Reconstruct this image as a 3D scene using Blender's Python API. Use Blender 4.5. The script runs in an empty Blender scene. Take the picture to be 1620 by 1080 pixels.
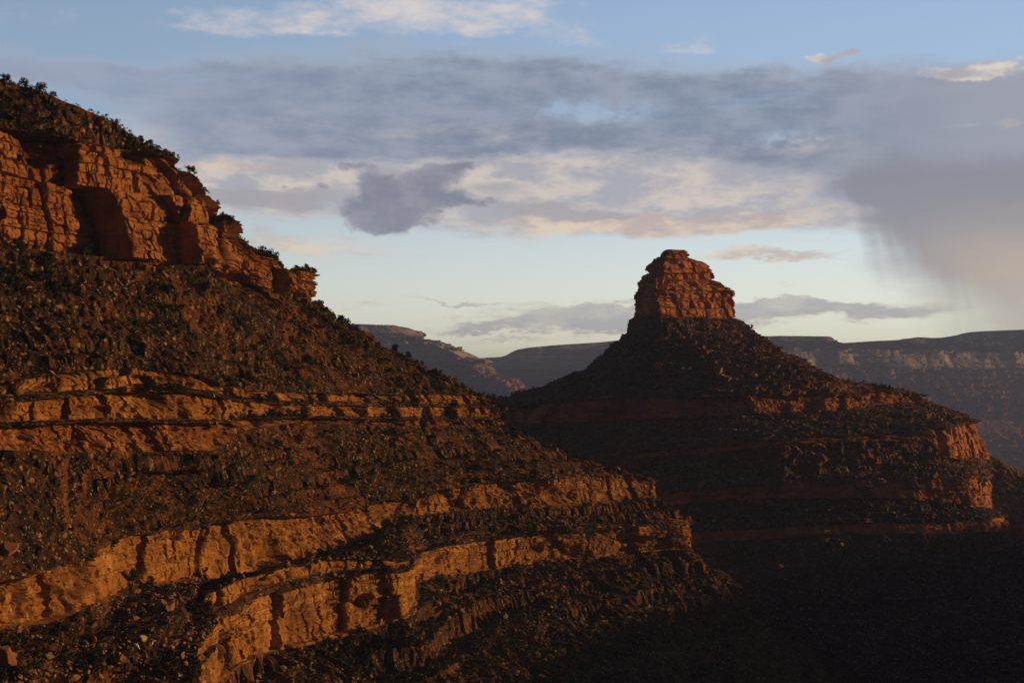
import bpy, bmesh, math, random
import numpy as np

# ------------------------------------------------------------------ camera, sky, sun, exposure
scene = bpy.context.scene
FPX, CX, HY = 2225.0, 810.0, 630.0        # focal length in photo pixels, principal column, eye-level row
Q = 1.0                                   # terrain density

cam_data = bpy.data.cameras.new("camera")
cam_data.sensor_width = 36.0
cam_data.lens = 36.0 * FPX / 1620.0
cam_data.shift_y = (HY - 540.0) / 1620.0  # level camera, raised lens
cam_data.clip_start = 0.5
cam_data.clip_end = 60000.0
cam = bpy.data.objects.new("camera", cam_data)
cam.rotation_euler = (math.radians(90), 0, 0)
scene.collection.objects.link(cam)
scene.camera = cam

SUN_AZ = math.radians(72.0)               # clockwise from the view direction (+Y) towards +X
SUN_EL = math.radians(7.5)
sun_data = bpy.data.lights.new("sun", "SUN")
sun_data.energy = 5.0
sun_data.angle = math.radians(0.55)
sun_data.color = (1.0, 0.54, 0.17)
sun = bpy.data.objects.new("sun", sun_data)
sun.rotation_euler = (math.radians(90) - SUN_EL, 0, math.pi - SUN_AZ)
scene.collection.objects.link(sun)

scene.view_settings.view_transform = 'Standard'
scene.view_settings.look = 'None'
scene.view_settings.exposure = 0.0
scene.view_settings.gamma = 1.0
scene.view_settings.use_curve_mapping = False
scene.cycles.use_denoising = True
scene.cycles.max_bounces = 5
scene.cycles.diffuse_bounces = 3
scene.cycles.volume_bounces = 0
scene.cycles.transparent_max_bounces = 8

def px_dir(px, py):
    """photo pixel -> azimuth, elevation of that direction (radians)"""
    x, z = (px - CX) / FPX, (HY - py) / FPX
    return math.atan2(x, 1.0), math.atan2(z, math.sqrt(1 + x * x))
world = bpy.data.worlds.new("World")
scene.world = world
world.use_nodes = True
wnt = world.node_tree
wnt.nodes.clear()

class NT:
    """small helper that writes math node chains"""
    def __init__(self, tree): self.t = tree
    def new(self, typ, **kw):
        n = self.t.nodes.new(typ)
        for k, v in kw.items(): setattr(n, k, v)
        return n
    def put(self, sock, v):
        if isinstance(v, (int, float)): sock.default_value = v
        elif isinstance(v, tuple): sock.default_value = v if len(v) == len(sock.default_value) else (*v, 1.0)
        else: self.t.links.new(v, sock)
    def m(self, op, a, b=0.0, c=None, clamp=False):
        n = self.new('ShaderNodeMath', operation=op, use_clamp=clamp)
        self.put(n.inputs[0], a); self.put(n.inputs[1], b)
        if c is not None: self.put(n.inputs[2], c)
        return n.outputs[0]
    def ss(self, x, lo, hi, a=0.0, b=1.0):
        n = self.new('ShaderNodeMapRange', interpolation_type='SMOOTHSTEP')
        self.put(n.inputs[0], x); self.put(n.inputs[1], lo); self.put(n.inputs[2], hi)
        self.put(n.inputs[3], a); self.put(n.inputs[4], b)
        return n.outputs[0]
    def mix(self, f, a, b, mode='MIX'):
        n = self.new('ShaderNodeMix', data_type='RGBA', blend_type=mode)
        self.put(n.inputs[0], f); self.put(n.inputs[6], a); self.put(n.inputs[7], b)
        return n.outputs[2]
    def xyz(self, x, y, z):
        n = self.new('ShaderNodeCombineXYZ')
        self.put(n.inputs[0], x); self.put(n.inputs[1], y); self.put(n.inputs[2], z)
        return n.outputs[0]
    def sep(self, v):
        n = self.new('ShaderNodeSeparateXYZ'); self.put(n.inputs[0], v)
        return n.outputs
    def noise(self, vec, scale, detail=4.0, rough=0.55, dist=0.0, lac=2.0):
        n = self.new('ShaderNodeTexNoise')
        if vec is not None: self.put(n.inputs['Vector'], vec)
        n.inputs['Scale'].default_value = scale; n.inputs['Detail'].default_value = detail
        n.inputs['Roughness'].default_value = rough; n.inputs['Distortion'].default_value = dist
        n.inputs['Lacunarity'].default_value = lac
        return n.outputs[0]
    def voro(self, vec, scale, feature='F1', out=0, rnd=1.0):
        n = self.new('ShaderNodeTexVoronoi', feature=feature)
        if vec is not None: self.put(n.inputs['Vector'], vec)
        n.inputs['Scale'].default_value = scale
        n.inputs['Randomness'].default_value = rnd
        return n.outputs[out]

def lin(r, g, b):
    f = lambda c: (c / 12.92 if c <= 0.04045 else ((c + 0.055) / 1.055) ** 2.4)
    return (f(r / 255), f(g / 255), f(b / 255))

w = NT(wnt)
SKY = 0.10
geo = w.new('ShaderNodeTexCoord').outputs['Generated']
sx, sy, sz = w.sep(geo)
az = w.m('ARCTAN2', sx, sy)
el = w.m('ARCSINE', sz)
# azimuth and elevation in units of 1000 photo pixels at the view centre
U = w.m('MULTIPLY', az, FPX / 1000.0)
V = w.m('MULTIPLY', el, FPX / 1000.0)

def uv(px, py):
    a, e = px_dir(px, py)
    return a * FPX / 1000.0, e * FPX / 1000.0

def vec(op, a, b, c=None):
    n = w.new('ShaderNodeVectorMath', operation=op)
    w.put(n.inputs[0], a); w.put(n.inputs[1], b)
    if c is not None: w.put(n.inputs[2], c)
    return n.outputs[1] if op == 'DOT_PRODUCT' else n.outputs[0]

def warp(scale, amt, seed, sxy=(1.0, 2.2), detail=5.0, rough=0.62):
    """azimuth/elevation vector shaken by noise"""
    p = w.xyz(w.m('MULTIPLY', U, sxy[0]), w.m('MULTIPLY', V, sxy[1]), seed)
    n = w.new('ShaderNodeTexNoise'); w.put(n.inputs['Vector'], p)
    n.inputs['Scale'].default_value = scale; n.inputs['Detail'].default_value = detail
    n.inputs['Roughness'].default_value = rough
    off = vec('MULTIPLY_ADD', n.outputs['Color'], (amt, amt * 0.6, 0.0), (-amt / 2, -amt * 0.3, 0.0))
    return vec('ADD', vec('MULTIPLY', off, (1.0, 1.0, 0.0)), w.xyz(U, V, 0.0))

def blob(W, px, py, rx, ry, amp=1.0):
    """soft elliptical mass centred on a direction; rx, ry in photo pixels"""
    u0, v0 = uv(px, py)
    ax, ay = 1000.0 / rx, 1000.0 / ry
    d = vec('MULTIPLY_ADD', W, (ax, ay, 0.0), (-u0 * ax, -v0 * ay, 0.0))
    return w.m('POWER', 0.3679, vec('DOT_PRODUCT', d, d)), amp

def total(blobs):
    t = 0.0
    for b, a in blobs: t = w.m('MULTIPLY_ADD', b, a, t)
    return t

def fbm(scale, stretch, seed, detail=6.0, rough=0.6):
    return w.noise(w.xyz(w.m('MULTIPLY', U, 1.0), w.m('MULTIPLY', V, stretch), seed), scale, detail, rough)

nish = w.new('ShaderNodeTexSky', sky_type='NISHITA')
nish.sun_disc = False
nish.sun_elevation = SUN_EL
nish.sun_rotation = SUN_AZ
nish.altitude = 1500.0
nish.air_density = 1.0; nish.dust_density = 1.2; nish.ozone_density = 1.5
K = 1.0 / SKY
def C(r, g, b):
    c = lin(r, g, b)
    return tuple(v * K for v in c)
# clear sky: the Nishita sky eased towards the evening colours near the horizon
ramp = w.new('ShaderNodeValToRGB')
w.put(ramp.inputs[0], w.m('DIVIDE', V, 0.70, clamp=True))
stops = [(0.0, (236, 224, 196)), (0.10, (230, 224, 204)), (0.20, (224, 222, 210)), (0.36, (200, 209, 213)), (0.62, (160, 182, 209)), (1.0, (140, 165, 199))]
els = ramp.color_ramp.elements
while len(els) < len(stops): els.new(0.5)
for e_, (p_, c_) in zip(els, stops):
    e_.position = p_; e_.color = (*lin(*c_), 1)
grad = w.mix(1.0, ramp.outputs[0], (K, K, K), 'MULTIPLY')
side = w.ss(U, -0.9, 0.5, 0.80, 1.04)
grad = w.mix(1.0, grad, w.xyz(side, side, side), 'MULTIPLY')
nsk = w.mix(1.0, nish.outputs[0], (3.2, 3.0, 2.9), 'MULTIPLY')
sky = w.mix(0.80, nsk, grad)

W1 = warp(5.0, 0.13, 3.1, (1.0, 2.8), 6.0, 0.68)
W2 = warp(9.0, 0.085, 8.7, (1.0, 1.4), 7.0, 0.70)
W3 = warp(7.0, 0.16, 6.1, (1.0, 3.2), 6.0, 0.7)
F5 = fbm(6.0, 2.4, 9.9, 7, 0.68)
F1 = fbm(4.2, 3.4, 1.3, 7, 0.62)
F2 = fbm(9.0, 2.6, 5.9, 7, 0.64)
F3 = fbm(16.0, 1.5, 2.2, 6, 0.62)
W4 = warp(16.0, 0.062, 12.7, (1.0, 1.3), 7.0, 0.72)
F7 = fbm(22.0, 1.4, 6.6, 7, 0.7)
F6 = fbm(4.0, 7.0, 3.3, 7, 0.66)
F4 = fbm(3.0, 9.0, 7.7, 6, 0.6)
def cover(D, n, k, lo, hi, top=1.0):
    v = w.m('MULTIPLY_ADD', w.m('SUBTRACT', n, 0.5), k, D)
    return w.m('MULTIPLY', w.ss(v, lo, hi), top), v
def over(base, alpha, col): return w.mix(alpha, base, col)
def B(W, rows): return total([blob(W, *r) for r in rows])

# thin sunlit cirrus along the top
a, v = cover(B(W3, [(600, 22, 300, 30), (790, 18, 150, 46), (430, 42, 200, 16, .8), (900, 58, 90, 20, .7), (40, 24, 110, 12, .6), (1085, 76, 75, 9, .8), (330, 20, 160, 24, .35)]), F5, 3.6, 0.55, 1.9, 0.9)
a = w.m('MULTIPLY', a, w.ss(F2, 0.34, 0.60, 0.25, 1.0))
sky = over(sky, a, C(222, 212, 208))
# mauve veil below the deck, warm where thin
a, v = cover(B(W1, [(430, 255, 260, 46, .9), (330, 195, 180, 40, .6), (930, 270, 330, 55), (1180, 300, 240, 60), (700, 250, 240, 50), (420, 325, 200, 26, .7), (900, 335, 200, 30, .8), (1330, 300, 120, 60)]), F1, 1.5, 0.15, 0.85, 0.92)
vc = w.mix(w.ss(F2, 0.40, 0.62), C(172, 171, 180), C(216, 203, 193))
sky = over(sky, a, vc)
# the long grey-blue deck
a, v = cover(B(W1, [(90, 112, 240, 24), (330, 128, 220, 34, .55), (560, 160, 280, 70, .8), (820, 125, 210, 52), (1040, 165, 240, 40), (800, 212, 420, 34), (560, 205, 260, 42), (1230, 190, 240, 55), (1430, 225, 220, 90), (1600, 230, 260, 110), (360, 225, 160, 45, .5)]), F1, 1.35, 0.18, 0.88, 0.93)
a = w.m('MULTIPLY', a, w.ss(F6, 0.28, 0.46, 0.62, 1.0))
gap = w.m('MULTIPLY', total([blob(W2, 935, 175, 110, 20, 0.8)]), w.ss(F3, 0.45, 0.62))
gap2 = w.m('MULTIPLY', total([blob(W2, 1265, 222, 75, 14, 0.9)]), w.ss(F3, 0.42, 0.6))
a = w.m('SUBTRACT', a, w.m('ADD', gap, gap2), clamp=True)
dc = w.mix(w.ss(F2, 0.34, 0.66), C(124, 137, 160), C(152, 161, 179))
dc = w.mix(w.ss(v, 1.0, 0.35), dc, C(170, 175, 188))
dc = w.mix(w.ss(U, 0.35, 0.80), dc, C(158, 160, 174))
dc = w.mix(w.ss(U, -0.1, -0.75, 0.0, 0.6), dc, C(160, 172, 196))
sky = over(sky, a, dc)
# warm streaks under it
a, v = cover(B(W1, [(1120, 362, 230, 17), (930, 352, 170, 13, .8), (1000, 300, 90, 10, .5), (480, 388, 170, 24, .9), (400, 268, 200, 12, .7), (1210, 401, 120, 8), (640, 355, 120, 9, .5), (1290, 330, 70, 8, .6), (380, 305, 130, 5, .6)]), F4, 1.6, 0.30, 0.95, 0.85)
sky = over(sky, a, w.mix(w.ss(F2, 0.42, 0.6), C(196, 178, 172), C(228, 207, 186)))
# soft mauve bars beside the puffs
a, v = cover(B(W1, [(430, 318, 150, 15, 1.0), (360, 310, 90, 13, .8), (850, 338, 130, 15, .9), (960, 345, 70, 8, .7), (780, 300, 90, 20, .6)]), F2, 1.1, 0.30, 0.85, 0.85)
sky = over(sky, a, C(166, 164, 172))
# dark ragged puffs
a, v = cover(B(W4, [(560, 335, 40, 26), (606, 316, 44, 40, 1.1), (590, 288, 26, 18, .8), (640, 330, 50, 30, .9), (612, 356, 34, 13, .8), (683, 300, 44, 32), (700, 272, 38, 16, .9), (735, 262, 30, 8, .7), (728, 316, 44, 10, .8), (560, 262, 46, 6, .8), (512, 292, 16, 8, .9), (448, 295, 14, 3, .8), (760, 322, 40, 6, .6)]), F7, 2.1, 0.34, 0.86, 0.93)
pc = w.mix(w.ss(v, 0.45, 1.25), C(170, 167, 176), C(129, 133, 151))
pc = w.mix(w.ss(F3, 0.44, 0.64, 0.0, 0.55), pc, C(156, 156, 170))
sky = over(sky, a, pc)
# flat clouds near the horizon
a, v = cover(B(W3, [(900, 507, 190, 18), (975, 488, 110, 14), (760, 522, 90, 8, .8), (1330, 492, 190, 17), (1230, 480, 110, 9, .8), (720, 481, 110, 4, .8), (560, 485, 70, 5, .5), (1080, 508, 120, 14, .8), (800, 541, 90, 5, .6), (1250, 455, 60, 5, .4)]), F6, 1.5, 0.25, 0.95, 0.82)
fcol = w.mix(w.ss(v, 0.35, 1.0), C(222, 206, 190), C(170, 168, 173))
fcol = w.mix(w.ss(F2, 0.46, 0.62, 0.0, 0.6), fcol, C(208, 196, 186))
sky = over(sky, a, fcol)
# rain hanging from the storm on the right
yy = w.m('SUBTRACT', 0.630, V)                     # photo rows / 1000
xx = w.m('ADD', 0.810, w.sep(W1)[0])
edge = w.m('MULTIPLY_ADD', w.m('MAXIMUM', w.m('SUBTRACT', yy, 0.425), 0.0), 1.1, 1.345)
edge = w.m('SUBTRACT', edge, w.m('MULTIPLY', w.ss(yy, 0.345, 0.300), 0.05))
strk = w.noise(w.xyz(w.m('MULTIPLY_ADD', V, 0.22, U), w.m('MULTIPLY', V, 0.10), 4.4), 30.0, 5, 0.65)
rel = w.m('MULTIPLY_ADD', w.m('SUBTRACT', strk, 0.5), 0.09, w.m('SUBTRACT', xx, edge))
soft = w.ss(yy, 0.30, 0.48, 0.035, 0.17)
rm = w.m('MULTIPLY', w.ss(w.m('DIVIDE', rel, soft), -0.3, 0.9), w.ss(w.m('MULTIPLY_ADD', F3, 0.05, yy), 0.275, 0.325))
rm = w.m('MULTIPLY', rm, w.ss(yy, 0.43, 0.56, 0.96, 0.62))
rc = w.mix(w.ss(yy, 0.27, 0.40), C(140, 144, 156), C(148, 147, 155))
rc = w.mix(total([blob(W1, 1610, 425, 120, 70, 0.8)]), rc, C(194, 177, 160))
rc = w.mix(w.ss(yy, 0.44, 0.53), rc, C(178, 168, 162))
sky = over(sky, rm, rc)
# bright cumulus heads above the storm
a, v = cover(B(W2, [(1500, 112, 60, 11), (1585, 103, 70, 13), (1545, 122, 50, 8, .8), (1598, 192, 30, 9, .9), (1308, 88, 24, 7, .9), (1343, 82, 18, 5, .9), (1420, 67, 16, 4, .7)]), F3, 1.7, 0.42, 0.85, 0.9)
sky = over(sky, a, w.mix(w.ss(F2, 0.4, 0.6), C(176, 172, 180), C(232, 221, 208)))
glow = w.m('ADD', w.ss(V, 0.42, 0.0, 1.08, 1.46), w.ss(V, 0.12, -0.02, 0.0, 0.25))
sky = w.mix(1.0, sky, w.xyz(glow, glow, glow), 'MULTIPLY')
# darkness added overhead and behind the viewpoint to cut the fill light
fill_dim = w.m('MAXIMUM', w.ss(w.m('MULTIPLY_ADD', F1, 0.15, V), 0.72, 1.05), w.ss(sy, 0.35, -0.15))
sky = over(sky, fill_dim, w.mix(F1, C(18, 25, 46), C(30, 38, 60)))

bg = w.new('ShaderNodeBackground')
w.put(bg.inputs[0], sky)
bg.inputs[1].default_value = SKY
wo = w.new('ShaderNodeOutputWorld')
wnt.links.new(bg.outputs[0], wo.inputs[0])
world.cycles.sampling_method = 'MANUAL'
world.cycles.sample_map_resolution = 384

# ------------------------------------------------------------------ numpy noise
def _hash(ix, iy, iz, seed):
    h = (ix.astype(np.int64) * 374761393 + iy.astype(np.int64) * 668265263 + iz.astype(np.int64) * 1274126177 + seed * 97531) & 0xFFFFFFFF
    h = ((h ^ (h >> 13)) * 1103515245) & 0xFFFFFFFF
    h = ((h ^ (h >> 16)) * 668265263) & 0xFFFFFFFF
    return ((h ^ (h >> 15)) & 0xFFFFFF).astype(np.float32) / np.float32(0xFFFFFF)

def h1(i, seed=0, j=None):
    i = np.floor(i)
    j = np.zeros_like(i) if j is None else np.floor(j)
    return _hash(i, j, np.zeros_like(i), seed)

def vnoise(x, y, z, seed=0):
    """smooth value noise in -1..1"""
    x, y, z = np.broadcast_arrays(x, y, z)
    fx, fy, fz = np.floor(x), np.floor(y), np.floor(z)
    tx, ty, tz = x - fx, y - fy, z - fz
    tx = tx * tx * (3 - 2 * tx); ty = ty * ty * (3 - 2 * ty); tz = tz * tz * (3 - 2 * tz)
    r = 0
    for dx in (0, 1):
        wx = tx if dx else 1 - tx
        for dy in (0, 1):
            wy = ty if dy else 1 - ty
            for dz in (0, 1):
                wz = tz if dz else 1 - tz
                r = r + wx * wy * wz * _hash(fx + dx, fy + dy, fz + dz, seed)
    return (r * 2 - 1).astype(np.float32)

def fbm3(x, y, z, oct=4, seed=0, gain=0.5):
    a, t, f = 1.0, 0, 1.0
    for o in range(oct):
        t = t + a * vnoise(x * f + 17.3 * o, y * f - 9.1 * o, z * f + 4.7 * o, seed + o)
        a *= gain; f *= 2.03
    return t

def sstep(x, a, b):
    t = np.clip((x - a) / (b - a), 0, 1)
    return t * t * (3 - 2 * t)

def smooth_cols(a, k):
    """gaussian smoothing along the columns (last axis)"""
    if k <= 0: return a
    r = int(3 * k) + 1
    ker = np.exp(-0.5 * (np.arange(-r, r + 1) / k) ** 2); ker /= ker.sum()
    p = np.pad(a, [(0, 0)] * (a.ndim - 1) + [(r, r)], mode='edge')
    return np.apply_along_axis(lambda v: np.convolve(v, ker, 'valid'), -1, p)

def world_pt(px, py, d):
    return ((px - CX) / FPX * d, d, (HY - py) / FPX * d)

# ------------------------------------------------------------------ object helpers
COL = scene.collection
def tag(o, label=None, cat=None, group=None, kind=None):
    if label: o["label"] = label
    if cat: o["category"] = cat
    if group: o["group"] = group
    if kind: o["kind"] = kind
    return o

def empty(name, loc=(0, 0, 0), parent=None):
    o = bpy.data.objects.new(name, None)
    o.location = loc; o.empty_display_size = 0.5
    COL.objects.link(o)
    if parent: o.parent = parent
    return o

def mesh_np(name, co, faces, mat, parent=None, link=True, smooth=False):
    """faces: int array [n, k] with equal corner counts"""
    me = bpy.data.meshes.new(name)
    n, k = faces.shape
    me.vertices.add(len(co)); me.vertices.foreach_set("co", np.ascontiguousarray(co, dtype=np.float32).ravel())
    me.loops.add(n * k); me.loops.foreach_set("vertex_index", np.ascontiguousarray(faces, dtype=np.int32).ravel())
    me.polygons.add(n)
    me.polygons.foreach_set("loop_start", np.arange(0, n * k, k, dtype=np.int32))
    me.polygons.foreach_set("loop_total", np.full(n, k, dtype=np.int32))
    me.polygons.foreach_set("use_smooth", np.full(n, smooth, dtype=bool))
    me.update(calc_edges=True)
    me.materials.append(mat)
    if not link: return me
    o = bpy.data.objects.new(name, me)
    COL.objects.link(o)
    if parent: o.parent = parent
    return o

def grid_part(name, P, mat, parent):
    R, Cn = P.shape[:2]
    idx = np.arange(R * Cn).reshape(R, Cn)
    f = np.stack([idx[:-1, :-1], idx[1:, :-1], idx[1:, 1:], idx[:-1, 1:]], -1).reshape(-1, 4)
    off = np.array(parent.location) if parent else 0.0
    return mesh_np(name, P.reshape(-1, 3) - off, f, mat, parent)

# ------------------------------------------------------------------ terrain sheets
def level_curve(pts, S, back=(), smooth=0.0):
    """pts: (px, py, d) or (px, py, d, s). Returns the level's world curve at parameters S.
    back: world offsets from the last point, spread over s in (S_TIP, 1]."""
    if pts[0] == 'world':
        out = np.stack([np.interp(S, pts[1], pts[2][:, i]) for i in range(3)])
        return smooth_cols(out, smooth).T
    px0, px1 = pts[0][0], pts[-1][0]
    s = np.array([p[3] if len(p) > 3 else np.nan for p in pts], float)
    raw = np.array([(p[0] - px0) / max(px1 - px0, 1e-6) * S_TIP for p in pts])
    s = np.where(np.isnan(s), raw, s)
    W = np.array([world_pt(p[0], p[1], p[2]) for p in pts])
    if back:
        tip = W[-1]
        n = len(back)
        s = np.concatenate([s, S_TIP + (1 - S_TIP) * (np.arange(1, n + 1) / n) ** 1.0])
        W = np.concatenate([W, [tip + np.array(b) for b in back]])
    out = np.stack([np.interp(S, s, W[:, i]) for i in range(3)])
    # depth runs along the sight line, so interpolate in 1/d-free world space, then soften corners
    return smooth_cols(out, smooth).T

S_TIP = 0.86
def facets(a, h, sa, sh, seed, tilt=1.0):
    """broken rock: every irregular cell is a flat face with its own offset and lean. Returns offset and distance to the cell edge"""
    x, y = (a / sa).astype(np.float32), (h / sh).astype(np.float32)
    ix, iy = np.floor(x), np.floor(y)
    d1 = np.full(x.shape, 1e9, np.float32); d2 = d1.copy()
    off = np.zeros_like(x)
    for dx in (-1, 0, 1):
        for dy in (-1, 0, 1):
            cx, cy = ix + dx, iy + dy
            px = cx + 0.15 + 0.7 * h1(cx, seed, cy); py = cy + 0.15 + 0.7 * h1(cx, seed + 1, cy)
            ex, ey = x - px, y - py
            d = np.maximum(np.abs(ex), np.abs(ey))
            o = (h1(cx, seed + 2, cy) - 0.5) + tilt * ((h1(cx, seed + 3, cy) - 0.5) * ex + (h1(cx, seed + 4, cy) - 0.35) * ey)
            near = d < d1
            d2 = np.where(near, d1, np.minimum(d2, d))
            off = np.where(near, o, off); d1 = np.where(near, d, d1)
    return off, d2 - d1

def cliff_detail(A, Zv, H, seed, scale=1.0, amp=1.0, bed=(1.6, 4.5), rounding=0.5, macro=11.0, macro_amp=2.2, missing=0.10, crack=1.0, blocky=0.9, facet=1.0):
    """outward displacement of a cliff face. A: distance along [1,C], Zv: height below the top edge as 0..1 [R,1]"""
    rng = random.Random(seed)
    A = A / scale; Hs = H / scale
    hgt = np.broadcast_to(Zv * Hs, (Zv.shape[0], A.shape[1])).astype(np.float32)
    Ab = np.broadcast_to(A, hgt.shape).astype(np.float32)
    zero = 0 * Ab
    hw = hgt + 0.55 * vnoise(Ab / 23, zero, zero + seed, seed) + 0.22 * vnoise(Ab / 5, hgt / 6, zero, seed + 1) + 0.10 * vnoise(Ab / 1.3, hgt, zero, seed + 2)
    bounds, t = [-5.0], 0.0
    while t < Hs + 3:
        bounds.append(t); t += rng.uniform(*bed) * (0.3 if rng.random() < 0.3 else 1.0)
    bounds.append(t); bounds = np.array(bounds)
    bi = np.clip(np.searchsorted(bounds, hw.ravel(), 'right').reshape(hw.shape) - 1, 0, len(bounds) - 2)
    th = (bounds[1:] - bounds[:-1])[bi]
    q = np.clip((hw - bounds[bi]) / th, 0, 1)
    boff = np.array([rng.gauss(0, 0.45) - (0.8 if rng.random() < 0.25 else 0) for _ in range(len(bounds))])[bi]
    bw = np.array([rng.uniform(0.9, 3.6) for _ in range(len(bounds))])[bi] * np.clip(th, 1.2, 4.5)
    ph = np.array([rng.uniform(0, 99) for _ in range(len(bounds))])[bi]
    wA = Ab + 0.8 * vnoise(Ab / 4, hgt / 5, zero, seed + 3) + 2.6 * vnoise(Ab / 15, hgt / 20, zero, seed + 5)
    cell = wA / bw + ph
    cf = cell - np.floor(cell)
    bf = bi.astype(np.float32)
    r1 = h1(cell, seed + 11, bf); r2 = h1(cell, seed + 12, bf)
    here = sstep(vnoise(Ab / 18, hgt / 9, zero, seed + 15), -0.45, 0.25)      # where the face is jointed into blocks at all
    D = boff * (0.35 + 0.65 * here) + blocky * 1.1 * (r1 - 0.5) * here
    D = D - np.where(r2 < missing, 1.0 + 2.6 * r1, 0) * here
    eq = np.minimum(q, 1 - q) * th; ec = np.minimum(cf, 1 - cf) * bw
    lh = 0.35 + 0.65 * sstep(vnoise(Ab / 7, bf * 3.1, zero, seed + 16), -0.3, 0.4)   # bedding planes come and go
    D = D - rounding * (np.exp(-eq / 0.22) * lh + 0.7 * np.exp(-ec / 0.20) * here * blocky)
    lam = h1(hw / 0.75 + 0.15 * vnoise(Ab / 3, zero, zero, seed + 71), seed + 70) - 0.5
    D = D + 0.55 * lam * sstep(vnoise(Ab / 22, hw / 5, zero, seed + 72), -0.1, 0.35)
    open_j = np.where(h1(cell + 0.5, seed + 14, bf) < 0.4, 1.0, 0.15)
    D = D - crack * 0.9 * np.exp(-(ec / 0.22) ** 2) * open_j * here
    # buttresses and fissures through the whole face
    mA = Ab + 2.5 * vnoise(Ab / 9, hgt / 12, zero, seed + 7) + 0.6 * vnoise(Ab / 2.5, hgt / 3, zero, seed + 17)
    mo, me_ = facets(mA, hgt + 40, macro * 1.3, macro * 2.4, seed + 21, 0.8)
    D = D + 1.15 * macro_amp * mo
    D = D - crack * 2.0 * np.exp(-(me_ * macro / 0.7) ** 2) * sstep(vnoise(Ab / 11, hgt / 14, zero, seed + 22), -0.2, 0.3)
    # broken faces at three sizes
    f1, e1 = facets(mA, hw + 9, 5.5, 3.6, seed + 41, 1.0)
    f2, e2 = facets(Ab + 0.4 * f1, hw + 5, 2.1, 1.5, seed + 51, 0.9)
    f3, e3 = facets(Ab, hw + 3, 0.95, 0.7, seed + 61, 0.8)
    D = D + facet * (0.80 * f1 + 0.36 * f2 + 0.15 * f3)
    D = D - 0.5 * crack * np.exp(-(e1 * 4.5 / 0.3) ** 2) * (r1 > 0.4)
    # alcoves
    alc = np.clip(vnoise(Ab / 12, hgt / 7, zero, seed + 8) - 0.46, 0, 1)
    D = D - 9.0 * alc * amp
    D = D + 0.16 * fbm3(Ab / 1.8, hgt / 1.2, zero, 3, seed + 9)
    return (D * amp * scale).astype(np.float32), h1(mA / macro, seed + 31) * 0.6 + 0.4 * h1(Ab / 2.7, seed + 32)

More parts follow.
